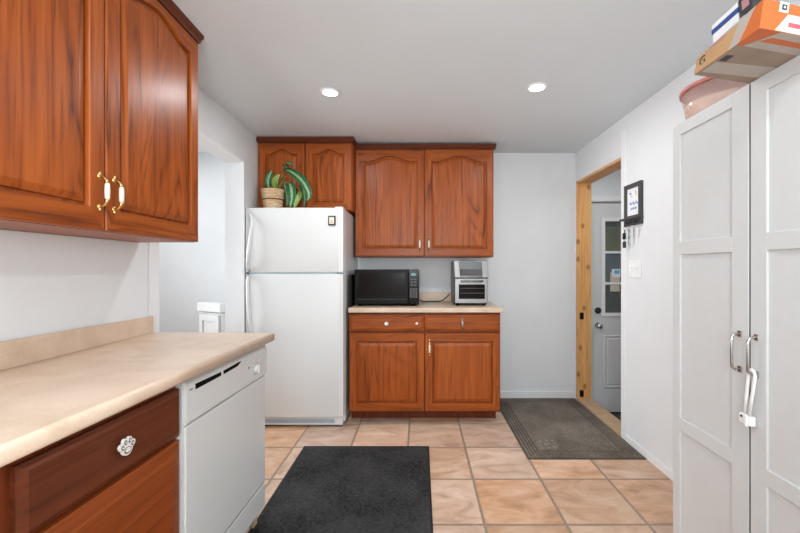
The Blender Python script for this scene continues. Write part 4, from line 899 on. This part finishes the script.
def keybunch(hy, label, items):
    t = thing('key_bunch', label, 'keys', (RX-0.040, 2.516+hy, 1.535-0.008), group='keys on the rack hooks')
    m = MB(); m.tube([(0, 0.011*math.sin(2*PI*k/14), -0.008+0.011*math.cos(2*PI*k/14)) for k in range(14)], 0.0013, 6, closed=True); m.build('key_ring', CHROME, t)
    for kind, dy, dz_ in items:
        m = MB()
        if kind == 'key':
            M = Matrix.Translation((0, dy, dz_)); disc(m, 0, -0.012, 0.011, 0.012, -0.0012, 0.0012, 0); m.box(-0.004, 0.004, -0.001, 0.001, -0.058, -0.022)
            for q in range(3): m.box(0.003, 0.007, -0.001, 0.001, -0.054+q*0.01, -0.049+q*0.01)
            for v in m.bm.verts: v.co = M @ Matrix.Rotation(PI/2-0.25+dy*9, 4, 'Z') @ v.co
            m.build('key', CHROME, t)
        else:
            m.box(-0.007, 0.007, dy-0.014, dy+0.014, dz_-0.046, dz_, 0.005); m.tube([(0, dy, dz_), (0, dy*0.4, -0.018)], 0.0013, 6); m.build('key_fob', BLACK if kind == 'fob' else DARKMETAL, t)
    return t
keybunch(0.160, 'bunch of keys with a black fob on the doorway-side hook of the rack', [('fob', 0.004, -0.040), ('key', -0.006, -0.018), ('tag', 0.002, -0.100)])
keybunch(0.105, 'bunch of silver keys hanging on the middle hook of the rack', [('key', 0.005, -0.018), ('key', -0.007, -0.020), ('key', 0.0, -0.070)])
keybunch(0.045, 'small silver key hanging on the hook of the rack nearest the pantry', [('key', 0.0, -0.018)])

SW = thing('light_switch', 'white double light switch plate on the right wall below the keys', 'light switch', (RX, 2.610, 1.232))
MB().box(-0.006, 0, -0.072, 0.072, -0.060, 0.060, 0.004).build('plate', WHITEPL, SW)
for yy in (-0.026, 0.026):
    m = MB(); m.box(-0.0075, -0.0055, yy-0.008, yy+0.008, -0.016, 0.016, 0.001); m.box(-0.018, -0.006, yy-0.004, yy+0.004, 0.000, 0.011, 0.002); m.build('toggle', WHITEPL, SW)

# ------------------------------------------------------------ white cabinet in the side room
CABW = plain('cabinet_white', (0.66, 0.66, 0.66), 0.5)
SC = thing('side_cabinet', 'white cabinet standing in the side room seen through the left opening', 'cabinet', (-1.915, 3.28, 0), -0.45)
MB().box(0, 0.28, 0.02, 0.22, 0.0, 0.86, 0.003).build('body', CABW, SC)
MB().box(-0.008, 0.288, -0.005, 0.225, 0.866, 0.945, 0.006).build('top', CABW, SC)
MB().box(0.10, 0.274, 0.03, 0.21, 0.858, 0.874).build('shadow_gap', GAPSHADE, SC)
m = MB(); m.box(0.01, 0.055, 0, 0.019, 0.05, 0.845, 0.002); m.box(0.21, 0.255, 0, 0.019, 0.05, 0.845, 0.002); m.box(0.05, 0.215, 0, 0.019, 0.79, 0.845, 0.002); m.box(0.05, 0.215, 0, 0.019, 0.05, 0.11, 0.002); m.box(0.045, 0.22, 0.010, 0.016, 0.1, 0.8); m.build('door', CABW, SC)
